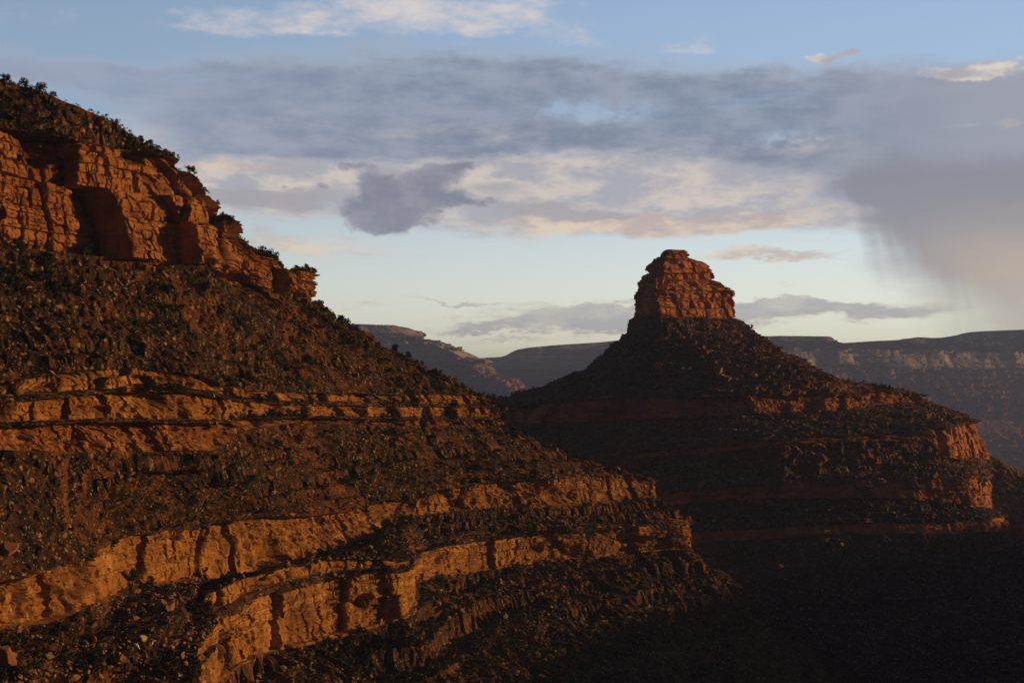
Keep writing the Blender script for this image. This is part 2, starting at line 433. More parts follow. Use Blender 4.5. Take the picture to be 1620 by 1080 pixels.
def build_sheet(root, levels, segs, ncol, seed, smooth=6.0, buttress=(45.0, 5.0, 80.0), s_density=None, sheets=None, contour_smooth=14):
    """levels: list of (pts, back). segs: one dict per gap between levels.
    Builds one child mesh per named run of segments, returns grids for scattering."""
    S = np.linspace(0, 1, ncol)
    if s_density is not None: S = np.interp(S, s_density[0], s_density[1])
    L = [level_curve(p, S, b, smooth) for p, b in levels]
    rows, kinds, segid, tloc = [], [], [], []
    blocks = []
    for i, sg in enumerate(segs):
        n = max(2, int(sg['rows'] * Q))
        last = (i == len(segs) - 1)
        t = np.linspace(0, 1, n + 1)[: None if last else -1]
        a, b = L[i], L[i + 1]
        tt = t[:, None, None]
        if sg['kind'] == 'cliff':
            # steeper: horizontal travel is spent unevenly so benches appear between faces
            P = a[None] * (1 - tt) + b[None] * tt
        else:
            P = a[None] * (1 - tt) + b[None] * tt
            sag = sg.get('sag', 0.0)
            if sag: P[..., 2] -= sag * np.sin(np.pi * t)[:, None]
        blocks.append((i, t, P))
    P = np.concatenate([b[2] for b in blocks]).astype(np.float64)
    sid = np.concatenate([np.full(len(b[1]), b[0]) for b in blocks])
    tl = np.concatenate([b[1] for b in blocks])
    # outward horizontal direction from the smoothed contours
    T = np.gradient(P[..., :2], axis=1)
    T = np.stack([smooth_cols(T[..., 0], contour_smooth), smooth_cols(T[..., 1], contour_smooth)], -1)
    T /= np.linalg.norm(T, axis=-1, keepdims=True) + 1e-9
    N = np.stack([T[..., 1], -T[..., 0]], -1)
    # arc length along the middle of every segment
    bs, ba, bz = buttress
    Wv = ba * fbm3(P[..., 0] / bs, P[..., 1] / bs, P[..., 2] / bz, 3, seed + 100)
    D = Wv.copy(); DZ = np.zeros_like(D)
    for i, sg in enumerate(segs):
        r = np.where(sid == i)[0]
        mid = (L[i] + L[i + 1]) / 2
        A = np.concatenate([[0], np.cumsum(np.linalg.norm(np.diff(mid[:, :2], axis=0), axis=1))])[None]
        t = tl[r][:, None]
        Hh = float(np.mean(np.abs(L[i][:, 2] - L[i + 1][:, 2])))
        X, Y, Z = P[r, :, 0], P[r, :, 1], P[r, :, 2]
        zk = sg.get('lift', 1.0)
        if sg['kind'] == 'cliff':
            kw = {k: sg[k] for k in ('scale', 'amp', 'bed', 'rounding', 'macro', 'macro_amp', 'missing', 'crack', 'blocky', 'facet') if k in sg}
            d, er = cliff_detail(A, t, Hh, seed + i * 37, **kw)
            lo = sg.get('wear', 0.10) * Hh
            DZ[r] -= lo * er * (1 - t) ** 2
            br = sg.get('break', 0.0)
            if br:   # stretches where the cliff has crumbled back into slope
                m = sstep(vnoise(A / 38, 0 * A, 0 * A, seed + i * 5), br, br + 0.25)
                d = d * (1 - m) + m * (0.8 * d - 3.5 * (1 - t) + 1.3 * fbm3(X / 3, Y / 3, Z / 2, 3, seed + 3))
            D[r] += d
        else:
            sc = sg.get('scale', 1.0)
            rough = sg.get('rough', 1.0)
            fade = np.minimum(1, np.minimum(t, 1 - t) / 0.06 + 0.25)
            n1 = fbm3(X / (9 * sc), Y / (9 * sc), Z / (9 * sc), 3, seed + 200)
            n2 = fbm3(X / (2.4 * sc), Y / (2.4 * sc), Z / (2.4 * sc), 3, seed + 210)
            gul = -np.abs(vnoise(A / (17 * sc) + 0.4 * vnoise(A / 30, t * 3, 0 * A, seed + 5), t * 1.2, 0 * A, seed + 220)) * 2
            fr_, _e = facets(A + 0 * Z + n2, Z * 1.4 + 300 * sc, 2.6 * sc, 1.9 * sc, seed + 33, 1.2)
            d = rough * sc * (1.4 * n1 + 0.6 * n2 + 0.55 * fr_ + 1.2 * (gul + 0.8))
            te = sg.get('terrace', 0.0)
            if te:
                st = sg.get('step', 4.5) * sc
                zz = Z + 0.8 * vnoise(X / 20, Y / 20, 0 * X, seed + 7)
                f = zz / st; k = np.floor(f); fr = f - k
                stp = sstep(fr, 0.62, 0.92)
                jit = h1(k + 0 * fr, seed + 9) - 0.5
                m = sstep(vnoise(X / 26, Y / 26, Z / 5, seed + 8) + 0.9 * jit, 0.05, 0.35) * te
                blk, _e = facets(A + 0 * Z + 0.8 * n2, zz + 7.0 * k, 3.2 * sc, 2.2 * sc, seed + 12, 1.5)
                DZ[r] += m * fade * st * (stp - fr) * 0.95
                d = d * (1 - 0.5 * m) + m * sc * (1.5 * blk + 0.3 * n2)
            D[r] += d * fade
            DZ[r] += 0.5 * rough * sc * n2 * fade * zk
    P[..., :2] += N * D[..., None]
    P[..., 2] += DZ
    # split into parts
    i = 0
    while i < len(segs):
        j = i
        while j + 1 < len(segs) and segs[j + 1].get('join'): j += 1
        r0 = np.where(sid == i)[0][0]
        r1 = np.where(sid == j)[0][-1]
        r1 = min(r1 + 1, len(P) - 1)
        o = grid_part(segs[i]['name'], P[r0:r1 + 1], segs[i]['mat'], root)
        if segs[i].get('label'): o["label"] = segs[i]['label']
        if sheets is not None:
            sheets.append(dict(P=P[r0:r1 + 1], N=N[r0:r1 + 1], kind=segs[i]['kind'], zone=segs[i].get('zone', ''), veg=segs[i].get('veg', 1.0), rock=segs[i].get('rock', 1.0), root=root.name))
        i = j + 1
    return P
# ------------------------------------------------------------------ materials
def new_mat(name, rough=0.95):
    m = bpy.data.materials.new(name); m.use_nodes = True
    t = m.node_tree
    b = t.nodes['Principled BSDF']
    b.inputs['Roughness'].default_value = rough
    b.inputs['Specular IOR Level'].default_value = 0.15
    return m, NT(t), b

def rock_mat(name, a, b, pale, dark, scale=1.0, streak=0.7, bump=0.35, band=0.6):
    m, n, bs = new_mat(name)
    co = n.new('ShaderNodeTexCoord').outputs['Object']
    x, y, z = n.sep(co)
    big = n.noise(co, 0.035 / scale, 4, 0.6)
    col = n.mix(n.ss(big, 0.38, 0.62), a, b)
    # bedding tint: thin layers by height, wavering
    zw = n.m('MULTIPLY_ADD', n.noise(co, 0.03 / scale, 2), 7.0 * scale, z)
    lay = n.noise(n.xyz(0.0, 0.0, zw), 0.55 / scale, 3, 0.7)
    col = n.mix(n.m('MULTIPLY', n.ss(lay, 0.5, 0.72), band), col, pale)
    col = n.mix(n.m('MULTIPLY', n.ss(lay, 0.46, 0.3), band * 0.8), col, dark)
    # water streaks running down the face
    st = n.noise(n.xyz(n.m('MULTIPLY', x, 0.55 / scale), n.m('MULTIPLY', y, 0.55 / scale), n.m('MULTIPLY', z, 0.045 / scale)), 1.0, 5, 0.65)
    pm = n.ss(n.noise(co, 0.06 / scale, 3), 0.42, 0.6)
    col = n.mix(n.m('MULTIPLY', n.m('MULTIPLY', n.ss(st, 0.52, 0.7), pm), streak), col, dark)
    col = n.mix(n.m('MULTIPLY', n.ss(st, 0.46, 0.3), streak * 0.55), col, pale)
    fine = n.noise(co, 0.9 / scale, 5, 0.7)
    col = n.mix(n.ss(fine, 0.45, 0.70, 0.0, 0.6), col, n.mix(0.6, col, dark))
    thin = n.noise(n.xyz(n.m('MULTIPLY', x, 0.08 / scale), n.m('MULTIPLY', y, 0.08 / scale), n.m('MULTIPLY', n.m('MULTIPLY_ADD', fine, 0.5, z), 2.2 / scale)), 1.0, 3, 0.6)
    col = n.mix(n.ss(thin, 0.56, 0.68, 0.0, 0.55), col, dark)
    patch = n.noise(co, 0.16 / scale, 4, 0.6)
    col = n.mix(n.ss(patch, 0.53, 0.62, 0.0, 0.75), col, n.mix(0.65, col, dark))
    col = n.mix(n.ss(patch, 0.44, 0.34, 0.0, 0.45), col, pale)
    n.put(bs.inputs['Base Color'], col)
    bp = n.new('ShaderNodeBump'); bp.inputs['Strength'].default_value = bump; bp.inputs['Distance'].default_value = 0.5 * scale
    h = n.m('ADD', n.noise(co, 1.6 / scale, 6, 0.65), n.m('MULTIPLY', n.voro(co, 0.9 / scale, 'DISTANCE_TO_EDGE'), 0.8))
    n.put(bp.inputs['Height'], h)
    n.put(bs.inputs['Normal'], bp.outputs[0])
    return m

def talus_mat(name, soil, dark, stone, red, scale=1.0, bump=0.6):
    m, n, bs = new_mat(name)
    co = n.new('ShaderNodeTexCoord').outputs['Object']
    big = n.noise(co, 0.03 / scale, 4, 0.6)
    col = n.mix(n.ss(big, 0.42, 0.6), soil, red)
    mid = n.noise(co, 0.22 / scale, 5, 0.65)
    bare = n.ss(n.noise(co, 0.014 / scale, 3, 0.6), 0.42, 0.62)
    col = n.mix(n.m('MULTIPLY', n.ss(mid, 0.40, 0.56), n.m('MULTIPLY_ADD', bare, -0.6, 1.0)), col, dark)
    vn = n.new('ShaderNodeTexVoronoi'); n.put(vn.inputs['Vector'], co); vn.inputs['Scale'].default_value = 0.75 / scale
    vr, vg, vb = n.sep(vn.outputs['Color'])
    stn = n.m('MULTIPLY', n.ss(vr, 0.80, 0.83), n.ss(vn.outputs['Distance'], 0.5, 0.38))
    col = n.mix(stn, col, n.mix(vg, stone, soil))
    v2 = n.new('ShaderNodeTexVoronoi'); n.put(v2.inputs['Vector'], co); v2.inputs['Scale'].default_value = 1.9 / scale
    ur, ug, ub = n.sep(v2.outputs['Color'])
    st2 = n.m('MULTIPLY', n.ss(ur, 0.78, 0.81), n.ss(v2.outputs['Distance'], 0.5, 0.4))
    col = n.mix(st2, col, n.mix(ug, stone, dark))
    n.put(bs.inputs['Base Color'], col)
    bp = n.new('ShaderNodeBump'); bp.inputs['Strength'].default_value = bump; bp.inputs['Distance'].default_value = 0.8 * scale
    h = n.m('ADD', n.m('MULTIPLY', stn, 0.8), n.m('ADD', n.m('MULTIPLY', st2, 0.4), n.noise(co, 1.2 / scale, 6, 0.7)))
    n.put(bp.inputs['Height'], h)
    n.put(bs.inputs['Normal'], bp.outputs[0])
    return m

def plain_mat(name, c1, c2, scale=1.0, rough=0.9, translucent=False):
    m, n, bs = new_mat(name, rough)
    co = n.new('ShaderNodeTexCoord').outputs['Object']
    inf = n.new('ShaderNodeObjectInfo')
    f = n.m('MULTIPLY_ADD', inf.outputs['Random'], 0.35, n.m('MULTIPLY', n.noise(co, scale, 3), 0.75))
    n.put(bs.inputs['Base Color'], n.mix(f, c1, c2))
    return m

M_CLIFF = rock_mat("red_sandstone", (0.265, 0.102, 0.029), (0.345, 0.148, 0.041), (0.48, 0.26, 0.10), (0.085, 0.036, 0.022))
M_CLIFF_LOW = rock_mat("tan_sandstone", (0.270, 0.118, 0.027), (0.360, 0.168, 0.038), (0.56, 0.32, 0.12), (0.075, 0.032, 0.018), streak=1.0, band=0.8)
M_BUTTE = rock_mat("butte_sandstone", (0.40, 0.150, 0.048), (0.50, 0.205, 0.068), (0.56, 0.30, 0.13), (0.085, 0.034, 0.024), streak=0.9, band=0.85)
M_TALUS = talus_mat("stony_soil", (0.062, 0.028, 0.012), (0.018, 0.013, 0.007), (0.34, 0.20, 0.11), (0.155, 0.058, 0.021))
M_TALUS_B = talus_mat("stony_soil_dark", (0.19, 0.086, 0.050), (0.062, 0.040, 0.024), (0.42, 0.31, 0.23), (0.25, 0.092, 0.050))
M_TALUS_SHADE = talus_mat("stony_soil_shaded", (0.080, 0.042, 0.029), (0.026, 0.018, 0.014), (0.34, 0.27, 0.23), (0.11, 0.044, 0.028))  # talus colours darkened: shade of the lower butte slopes put into the colour
M_STONE = plain_mat("loose_stone", (0.14, 0.068, 0.036), (0.32, 0.20, 0.125), 0.35)
M_STONE_RED = plain_mat("red_boulder", (0.18, 0.075, 0.034), (0.33, 0.16, 0.08), 0.35)
M_STONE_PALE = plain_mat("pale_boulder", (0.40, 0.29, 0.20), (0.56, 0.44, 0.33), 0.5)
M_LEAF = plain_mat("juniper_foliage", (0.016, 0.022, 0.006), (0.042, 0.046, 0.012), 0.8)
M_SCRUB = plain_mat("scrub_foliage", (0.030, 0.032, 0.008), (0.078, 0.070, 0.020), 0.5)
M_BARK = plain_mat("grey_bark", (0.10, 0.075, 0.055), (0.17, 0.13, 0.10), 3.0)

def far_mat(name, bands, warp_amt, streak=0.25):
    """bands: (height, colour) from low to high"""
    m, n, bs = new_mat(name)
    co = n.new('ShaderNodeTexCoord').outputs['Object']
    x, y, z = n.sep(co)
    zw = n.m('MULTIPLY_ADD', n.m('SUBTRACT', n.noise(co, 0.004, 5, 0.65), 0.5), warp_amt, z)
    lo, hi = bands[0][0], bands[-1][0]
    r = n.new('ShaderNodeValToRGB')
    n.put(r.inputs[0], n.m('DIVIDE', n.m('SUBTRACT', zw, lo), hi - lo))
    e = r.color_ramp.elements
    while len(e) < len(bands): e.new(0.5)
    for k, (h, c) in enumerate(bands):
        e[k].position = (h - lo) / (hi - lo); e[k].color = (*c, 1)
    col = r.outputs[0]
    st = n.noise(n.xyz(n.m('MULTIPLY', x, 0.02), n.m('MULTIPLY', y, 0.02), n.m('MULTIPLY', z, 0.004)), 1.0, 5, 0.7)
    col = n.mix(n.ss(st, 0.42, 0.7, 0.0, streak * 2), col, n.mix(0.55, col, (0.03, 0.022, 0.018)))
    lay = n.noise(n.xyz(0.0, 0.0, zw), 0.05, 4, 0.7)
    col = n.mix(n.ss(lay, 0.45, 0.65, 0.0, 0.4), col, n.mix(0.6, col, (0.05, 0.03, 0.025)))
    scr = n.noise(co, 0.03, 4, 0.75)
    col = n.mix(n.ss(scr, 0.52, 0.66, 0.0, 0.55), col, (0.028, 0.030, 0.016))
    n.put(bs.inputs['Base Color'], col)
    bp = n.new('ShaderNodeBump'); bp.inputs['Strength'].default_value = 0.6; bp.inputs['Distance'].default_value = 12.0
    n.put(bp.inputs['Height'], n.m('ADD', n.noise(co, 0.02, 6, 0.7), n.m('MULTIPLY', st, 0.8)))
    n.put(bs.inputs['Normal'], bp.outputs[0])
    return m
# ------------------------------------------------------------------ near spur on the left
SHEETS = []
def cl(name, mat, rows, **k): return dict(kind='cliff', name=name, mat=mat, rows=rows, **k)
def ta(name, mat, rows, **k): return dict(kind='talus', name=name, mat=mat, rows=rows, **k)

spur = empty("rocky_spur", (-60, 420, 0))
tag(spur, "near rocky spur at left, red cliff bands stepping down to the right between dark bushy slopes", "hill", kind="structure")
spur_inv = (60.0, -420.0, 0.0)

NOSE, REC = 0.58, 0.615
def both(pts, dd): return [(p[0], p[1], p[2] + dd) + tuple(p[3:]) for p in pts]
crest = [(-260, 40, 320, 0.0), (-120, 92, 330, .12), (0, 128, 350, .24), (60, 142, 358, .31), (120, 166, 366, .38), (180, 196, 382, .45), (240, 228, 394, .52), (270, 243, 402, NOSE),
         (318, 334, 482, REC), (338, 340, 486, .63), (343, 339, 460, .65), (366, 350, 470, .695), (371, 368, 472, .703), (396, 384, 474, .742), (401, 392, 478, .750), (428, 398, 488, .790), (436, 412, 490, .800), (448, 432, 495, .822), (454, 434, 497, .830), (457, 424, 499, .835), (471, 424, 505, S_TIP)]
spur_back = ((3, 12, 0), (-15, 45, 0), (-60, 110, 0), (-160, 200, 0))
def bk(dz=0.0, f=1.0, x=0.0): return tuple((a * f + x * i, b * f, dz * (i + 1) / 4) for i, (a, b, c) in enumerate(spur_back))
L_back = ([(p[0] - 250, p[1] + 60, p[2] + 140) + tuple(p[3:]) for p in crest], bk())
L_crest = (crest, bk())
L_c1 = ([(-260, 190, 300, 0.0), (-120, 196, 316, .12), (0, 203, 334, .24), (60, 210, 342, .31), (120, 222, 350, .38), (180, 230, 364, .45), (240, 240, 382, .52), (275, 248, 396, NOSE),
         (322, 342, 478, REC), (340, 346, 482, .63), (346, 345, 456, .65), (366, 355, 467, .695), (371, 374, 469, .703), (396, 390, 470, .742), (401, 398, 474, .750), (428, 404, 485, .790), (436, 418, 488, .800), (448, 438, 493, .822), (454, 440, 495, .830), (457, 427, 498, .835), (472, 427, 504, S_TIP)], bk())
L_c2 = ([(-260, 262, 298, 0.0), (-120, 266, 314, .12), (0, 272, 331, .24), (60, 284, 339, .31), (120, 292, 347, .38), (180, 300, 360, .45), (250, 306, 380, .52), (333, 314, 396, NOSE),
         (330, 380, 474, REC), (343, 381, 478, .63), (350, 376, 452, .65), (375, 390, 465, .70), (404, 412, 470, .75), (440, 428, 486, .80), (475, 444, 502, S_TIP)], bk())
L_c3 = ([(-260, 372, 296, 0.0), (-120, 378, 312, .12), (0, 386, 328, .24), (60, 396, 336, .31), (130, 402, 344, .38), (200, 410, 356, .45), (270, 415, 376, .52), (331, 418, 392, NOSE),
         (333, 426, 428, REC), (344, 430, 438, .63), (354, 438, 445, .65), (382, 446, 460, .70), (410, 455, 464, .75), (442, 464, 482, .80), (472, 474, 500, S_TIP)], bk(-2))
L3 = ([(-260, 618, 250), (-100, 612, 268), (0, 604, 290), (40, 598, 297), (100, 588, 307), (200, 580, 326), (300, 587, 348), (345, 606, 362), (375, 614, 382), (450, 619, 420), (600, 623, 495), (740, 622, 562), (788, 636, 590)], bk(-2))
L4 = ([(-260, 642, 246), (-100, 636, 264), (0, 628, 285), (40, 624, 292), (190, 614, 320), (300, 613, 344), (345, 622, 358), (375, 628, 379), (450, 634, 417), (600, 637, 492), (740, 639, 560), (795, 641, 588)], bk(-3))
def shift(L, keys, dd):
    xs, ys = zip(*keys)
    return ([(p[0], p[1] + float(np.interp(p[0], xs, ys)), p[2] + dd) + tuple(p[3:]) for p in L[0]], L[1])
L4b = shift(L4, [(-260, 11), (0, 10), (190, 8), (340, 7), (450, 6), (800, 5)], -5)
L5 = ([(-260, 684, 242), (-100, 676, 259), (0, 668, 280), (100, 664, 296), (185, 661, 313), (325, 664, 345), (358, 664, 360), (385, 657, 376), (450, 657, 413), (600, 659, 488), (740, 659, 557), (796, 660, 587)], bk(-4))
L5b = shift(L5, [(-260, 9), (0, 8), (200, 6), (340, 6), (450, 4), (800, 4)], -4)
L6 = ([(-260, 728, 238), (-100, 720, 255), (0, 712, 274), (140, 716, 296), (325, 712, 338), (355, 700, 356), (385, 680, 372), (450, 669, 410), (600, 672, 485), (740, 672, 555), (799, 674, 585)], bk(-6))
# long tan cliff below
L7 = ([(-260, 985, 205), (-120, 952, 228), (0, 922, 250), (80, 902, 272), (130, 888, 288), (180, 856, 312), (220, 846, 326), (300, 833, 356), (390, 819, 388), (500, 815, 430), (560, 806, 450), (588, 796, 462), (600, 792, 478), (644, 788, 494), (690, 776, 512), (774, 763, 544), (832, 759, 562), (930, 752, 594), (1000, 750, 614), (1030, 756, 622)], bk(-6))
L8 = ([(-260, 1075, 198), (-120, 1030, 222), (0, 994, 246), (85, 983, 266), (136, 962, 283), (181, 942, 304), (233, 924, 322), (292, 918, 347), (356, 911, 370), (408, 901, 388), (463, 886, 409), (540, 864, 438), (588, 848, 455), (606, 822, 474), (648, 814, 490), (690, 810, 508), (774, 804, 540), (839, 801, 560), (930, 794, 592), (1000, 788, 613), (1036, 786, 621)], bk(-8))
# third cliff
L9 = ([(-400, 1420, 130, 0.0), (60, 1330, 155, .19), (260, 1190, 198, .32), (306, 1085, 242, .36), (318, 1010, 290, .39), (324, 946, 330, .418), (345, 932, 340), (400, 911, 356), (450, 893, 376), (520, 884, 397), (600, 884, 409), (638, 890, 415), (650, 866, 470), (690, 856, 496), (758, 846, 524), (871, 834, 560), (949, 829, 580), (1015, 822, 596), (1060, 818, 606), (1088, 821, 612)], bk(-8))
L9b = shift(L9, [(-400, 60), (240, 40), (320, 32), (450, 24), (600, 13), (640, 9), (660, 6), (1090, 5)], -2)
L9c = shift(L9, [(-400, 95), (240, 60), (320, 46), (450, 38), (600, 20), (640, 14), (660, 11), (1090, 9)], -7)
L10 = ([(-400, 1720, 124, 0.0), (60, 1640, 148, .19), (270, 1480, 190, .32), (314, 1330, 234, .36), (326, 1200, 282, .39), (332, 1092, 322, .418), (352, 1068, 330), (400, 1042, 345), (450, 1022, 368), (531, 1006, 391), (596, 989, 403), (642, 972, 410), (654, 918, 464), (700, 914, 490), (732, 910, 508), (839, 892, 548), (910, 883, 568), (980, 877, 588), (1040, 871, 602), (1090, 868, 610)], bk(-10))
L11 = ([(-400, 1900, 130), (-150, 1800, 155), (100, 1700, 190), (300, 1500, 230), (480, 1350, 280), (650, 1220, 340), (800, 1120, 400), (950, 1060, 470), (1100, 1020, 545), (1220, 1000, 600), (1262, 1008, 625)], bk(-16, 1.2))
L12 = ([(-400, 2600, 105), (-100, 2500, 130), (300, 2200, 165), (700, 1800, 230), (1000, 1560, 300), (1250, 1400, 400), (1450, 1300, 520), (1560, 1200, 640)], bk(-30, 1.5))

spur_levels = [L_back, L_crest, L_c1, L_c2, L_c3, L3, L4, L4b, L5, L5b, L6, L7, L8, L9, L9b, L9c, L10, L11, L12]
spur_segs = [
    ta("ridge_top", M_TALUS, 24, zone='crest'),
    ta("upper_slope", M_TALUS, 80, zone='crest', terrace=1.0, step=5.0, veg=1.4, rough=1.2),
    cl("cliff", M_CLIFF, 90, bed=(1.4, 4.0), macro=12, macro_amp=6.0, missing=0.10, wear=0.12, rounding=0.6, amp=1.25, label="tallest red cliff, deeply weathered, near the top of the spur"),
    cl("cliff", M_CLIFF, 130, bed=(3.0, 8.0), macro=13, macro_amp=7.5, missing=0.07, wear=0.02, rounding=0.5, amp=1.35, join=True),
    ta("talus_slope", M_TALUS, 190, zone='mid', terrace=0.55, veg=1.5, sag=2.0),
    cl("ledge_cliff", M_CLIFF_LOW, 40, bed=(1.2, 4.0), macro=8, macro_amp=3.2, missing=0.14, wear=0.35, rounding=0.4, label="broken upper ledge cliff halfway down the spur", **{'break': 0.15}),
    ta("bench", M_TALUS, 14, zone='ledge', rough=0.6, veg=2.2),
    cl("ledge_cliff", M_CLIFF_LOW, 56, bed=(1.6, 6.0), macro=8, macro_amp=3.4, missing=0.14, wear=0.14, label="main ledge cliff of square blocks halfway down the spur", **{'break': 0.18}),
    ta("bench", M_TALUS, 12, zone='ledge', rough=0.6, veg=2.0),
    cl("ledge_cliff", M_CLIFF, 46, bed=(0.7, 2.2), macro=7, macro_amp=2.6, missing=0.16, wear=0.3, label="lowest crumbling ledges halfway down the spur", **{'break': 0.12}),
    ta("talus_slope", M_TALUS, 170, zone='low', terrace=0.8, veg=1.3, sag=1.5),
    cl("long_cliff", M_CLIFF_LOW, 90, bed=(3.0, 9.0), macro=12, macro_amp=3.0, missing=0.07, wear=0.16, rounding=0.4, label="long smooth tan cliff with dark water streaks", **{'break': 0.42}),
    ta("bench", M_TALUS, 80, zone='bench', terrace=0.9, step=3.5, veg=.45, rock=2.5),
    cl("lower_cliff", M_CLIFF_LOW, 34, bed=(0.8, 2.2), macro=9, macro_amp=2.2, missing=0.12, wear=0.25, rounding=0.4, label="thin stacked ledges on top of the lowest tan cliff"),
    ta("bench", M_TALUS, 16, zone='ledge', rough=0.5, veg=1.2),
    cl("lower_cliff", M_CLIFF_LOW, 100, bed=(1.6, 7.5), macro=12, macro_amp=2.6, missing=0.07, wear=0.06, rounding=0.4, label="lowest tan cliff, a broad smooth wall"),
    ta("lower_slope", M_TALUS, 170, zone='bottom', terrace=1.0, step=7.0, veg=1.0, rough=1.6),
    ta("lower_slope", M_TALUS, 150, zone='bottom', terrace=0.6, join=True),
]
spur_P = build_sheet(spur, spur_levels, spur_segs, int(1500 * Q), 11, smooth=5.0, buttress=(38.0, 3.2, 60.0), sheets=SHEETS, contour_smooth=9)

# ------------------------------------------------------------------ the butte on the right
butte = empty("sandstone_butte", (110, 900, 0))
tag(butte, "tall lone red sandstone butte with a stacked tower on a conical slope, layered cliffs below", "butte", kind="structure")
def ring(l, f, r, df, db, d0=900.0, dr=0.0, e=0.85):
    """closed level of the cone: l, f, r = (px, py) of left outline, front and right outline; df, db = half depths"""
    pl, pf, pr = (np.array(world_pt(l[0], l[1], d0)), np.array(world_pt(f[0], f[1], d0 - df)), np.array(world_pt(r[0], r[1], d0 + dr)))
    th = np.linspace(-0.95 * math.pi, 0.95 * math.pi, 90)
    sx = np.sign(np.sin(th)) * np.abs(np.sin(th)) ** e; cy = np.sign(np.cos(th)) * np.abs(np.cos(th)) ** e
    x = np.where(sx < 0, pf[0] + (pf[0] - pl[0]) * sx, pf[0] + (pr[0] - pf[0]) * sx)
    y = d0 - np.where(cy > 0, df, db) * cy + dr * np.clip(sx, 0, 1)
    side = np.where(sx < 0, pl[2], pr[2])
    z = side + (pf[2] - side) * np.clip(cy, 0, 1)
    s = np.where(th < -math.pi / 2, .14 * (th + .95 * math.pi) / (.45 * math.pi), np.where(th < math.pi / 2, .14 + .72 * (th / math.pi + .5), S_TIP + .14 * (th - math.pi / 2) / (.45 * math.pi)))
    return ('world', s, np.stack([x, y, z], 1)), None

bb = ((-4, 12, 0), (-30, 60, 0), (-80, 150, 0))
br = ((3, 10, 0), (30, 80, -2), (94, 175, -6), (220, 350, -14))
BL = [
    ring((1056, 395), (1064, 394), (1082, 395), 5, 16, dr=4, e=1.2),
    ring((1051, 398), (1058, 398), (1090, 400), 10, 26, dr=8, e=1.2),
    ring((1050, 405), (1057, 404), (1094, 406), 12, 32, dr=10, e=1.3),
    ring((1036, 408), (1050, 407), (1112, 412), 19, 44, dr=20, e=1.4),
    ring((1033, 428), (1048, 431), (1133, 427), 23, 52, dr=26, e=1.45),
    ring((1035, 432), (1049, 440), (1132, 442), 22, 54, dr=26, e=1.45),
    ring((1019, 433), (1036, 440), (1149, 447), 31, 62, dr=34, e=1.45),
    ring((1017, 456), (1038, 463), (1158, 458), 33, 66, dr=36, e=1.45),
    ring((1010, 500), (1042, 500), (1162, 504), 36, 74, dr=38, e=1.4),
    ring((997, 523), (1062, 525), (1186, 521), 42, 80, dr=24, e=1.15),
    ring((925, 585), (1085, 570), (1236, 554), 62, 100),
    ring((862, 611), (1090, 606), (1322, 600), 92, 120),
    ([(600, 660, 950), (700, 650, 890), (800, 646, 845), (870, 634, 815), (1000, 629, 796), (1124, 626, 790), (1220, 623, 802), (1300, 621, 822), (1400, 617, 880), (1462, 623, 930)], bb),
    ([(600, 690, 946), (700, 682, 886), (800, 676, 841), (870, 669, 811), (1000, 663, 792), (1124, 658, 786), (1221, 652, 798), (1314, 649, 820), (1412, 637, 878), (1462, 635, 929)], bb),
    ([(600, 740, 880), (700, 730, 830), (850, 722, 780), (1000, 714, 756), (1120, 706, 745), (1250, 693, 752), (1405, 684, 778), (1495, 676, 800), (1558, 666, 880)], bb),
    ([(600, 750, 878), (700, 740, 828), (850, 732, 778), (1000, 724, 754), (1120, 716, 743), (1250, 702, 750), (1405, 694, 776), (1470, 700, 790), (1497, 722, 795), (1510, 725, 800), (1572, 726, 874)], bb),
    ([(600, 765, 870), (700, 755, 822), (850, 748, 774), (1000, 742, 750), (1120, 738, 740), (1269, 737, 750), (1400, 735, 772), (1500, 730, 794), (1573, 729, 872)], bb),
    ([(600, 830, 780), (800, 808, 735), (900, 790, 726), (1090, 774, 728), (1120, 771, 731), (1269, 759, 742), (1444, 754, 756), (1540, 753, 768), (1571, 757, 826)], bb),
    ([(600, 852, 776), (800, 828, 731), (900, 810, 722), (1090, 795, 724), (1120, 790, 727), (1269, 787, 738), (1411, 787, 748), (1543, 800, 762), (1572, 805, 822)], bb),
    ([(600, 905, 730), (800, 880, 698), (1000, 852, 704), (1120, 840, 712), (1300, 828, 722), (1500, 823, 740), (1572, 818, 750), (1596, 816, 806)], bb),
    ([(600, 922, 727), (800, 897, 695), (1000, 869, 701), (1120, 857, 709), (1300, 846, 719), (1500, 842, 736), (1574, 840, 746), (1600, 838, 802)], bb),
    ([(600, 1030, 650), (800, 1010, 640), (1000, 985, 650), (1300, 962, 680), (1560, 932, 722), (1690, 905, 800)], bb),
    ([(600, 1046, 648), (800, 1026, 638), (1000, 1001, 648), (1300, 977, 678), (1560, 946, 720), (1695, 918, 798)], bb),
    ([(500, 1220, 540), (700, 1200, 550), (1000, 1160, 575), (1300, 1125, 606), (1650, 1090, 650), (1880, 1020, 760)], bb),
    ([(300, 1700, 400), (600, 1650, 420), (1000, 1560, 450), (1400, 1500, 500), (1900, 1420, 620), (2350, 1300, 850)], bb),
]
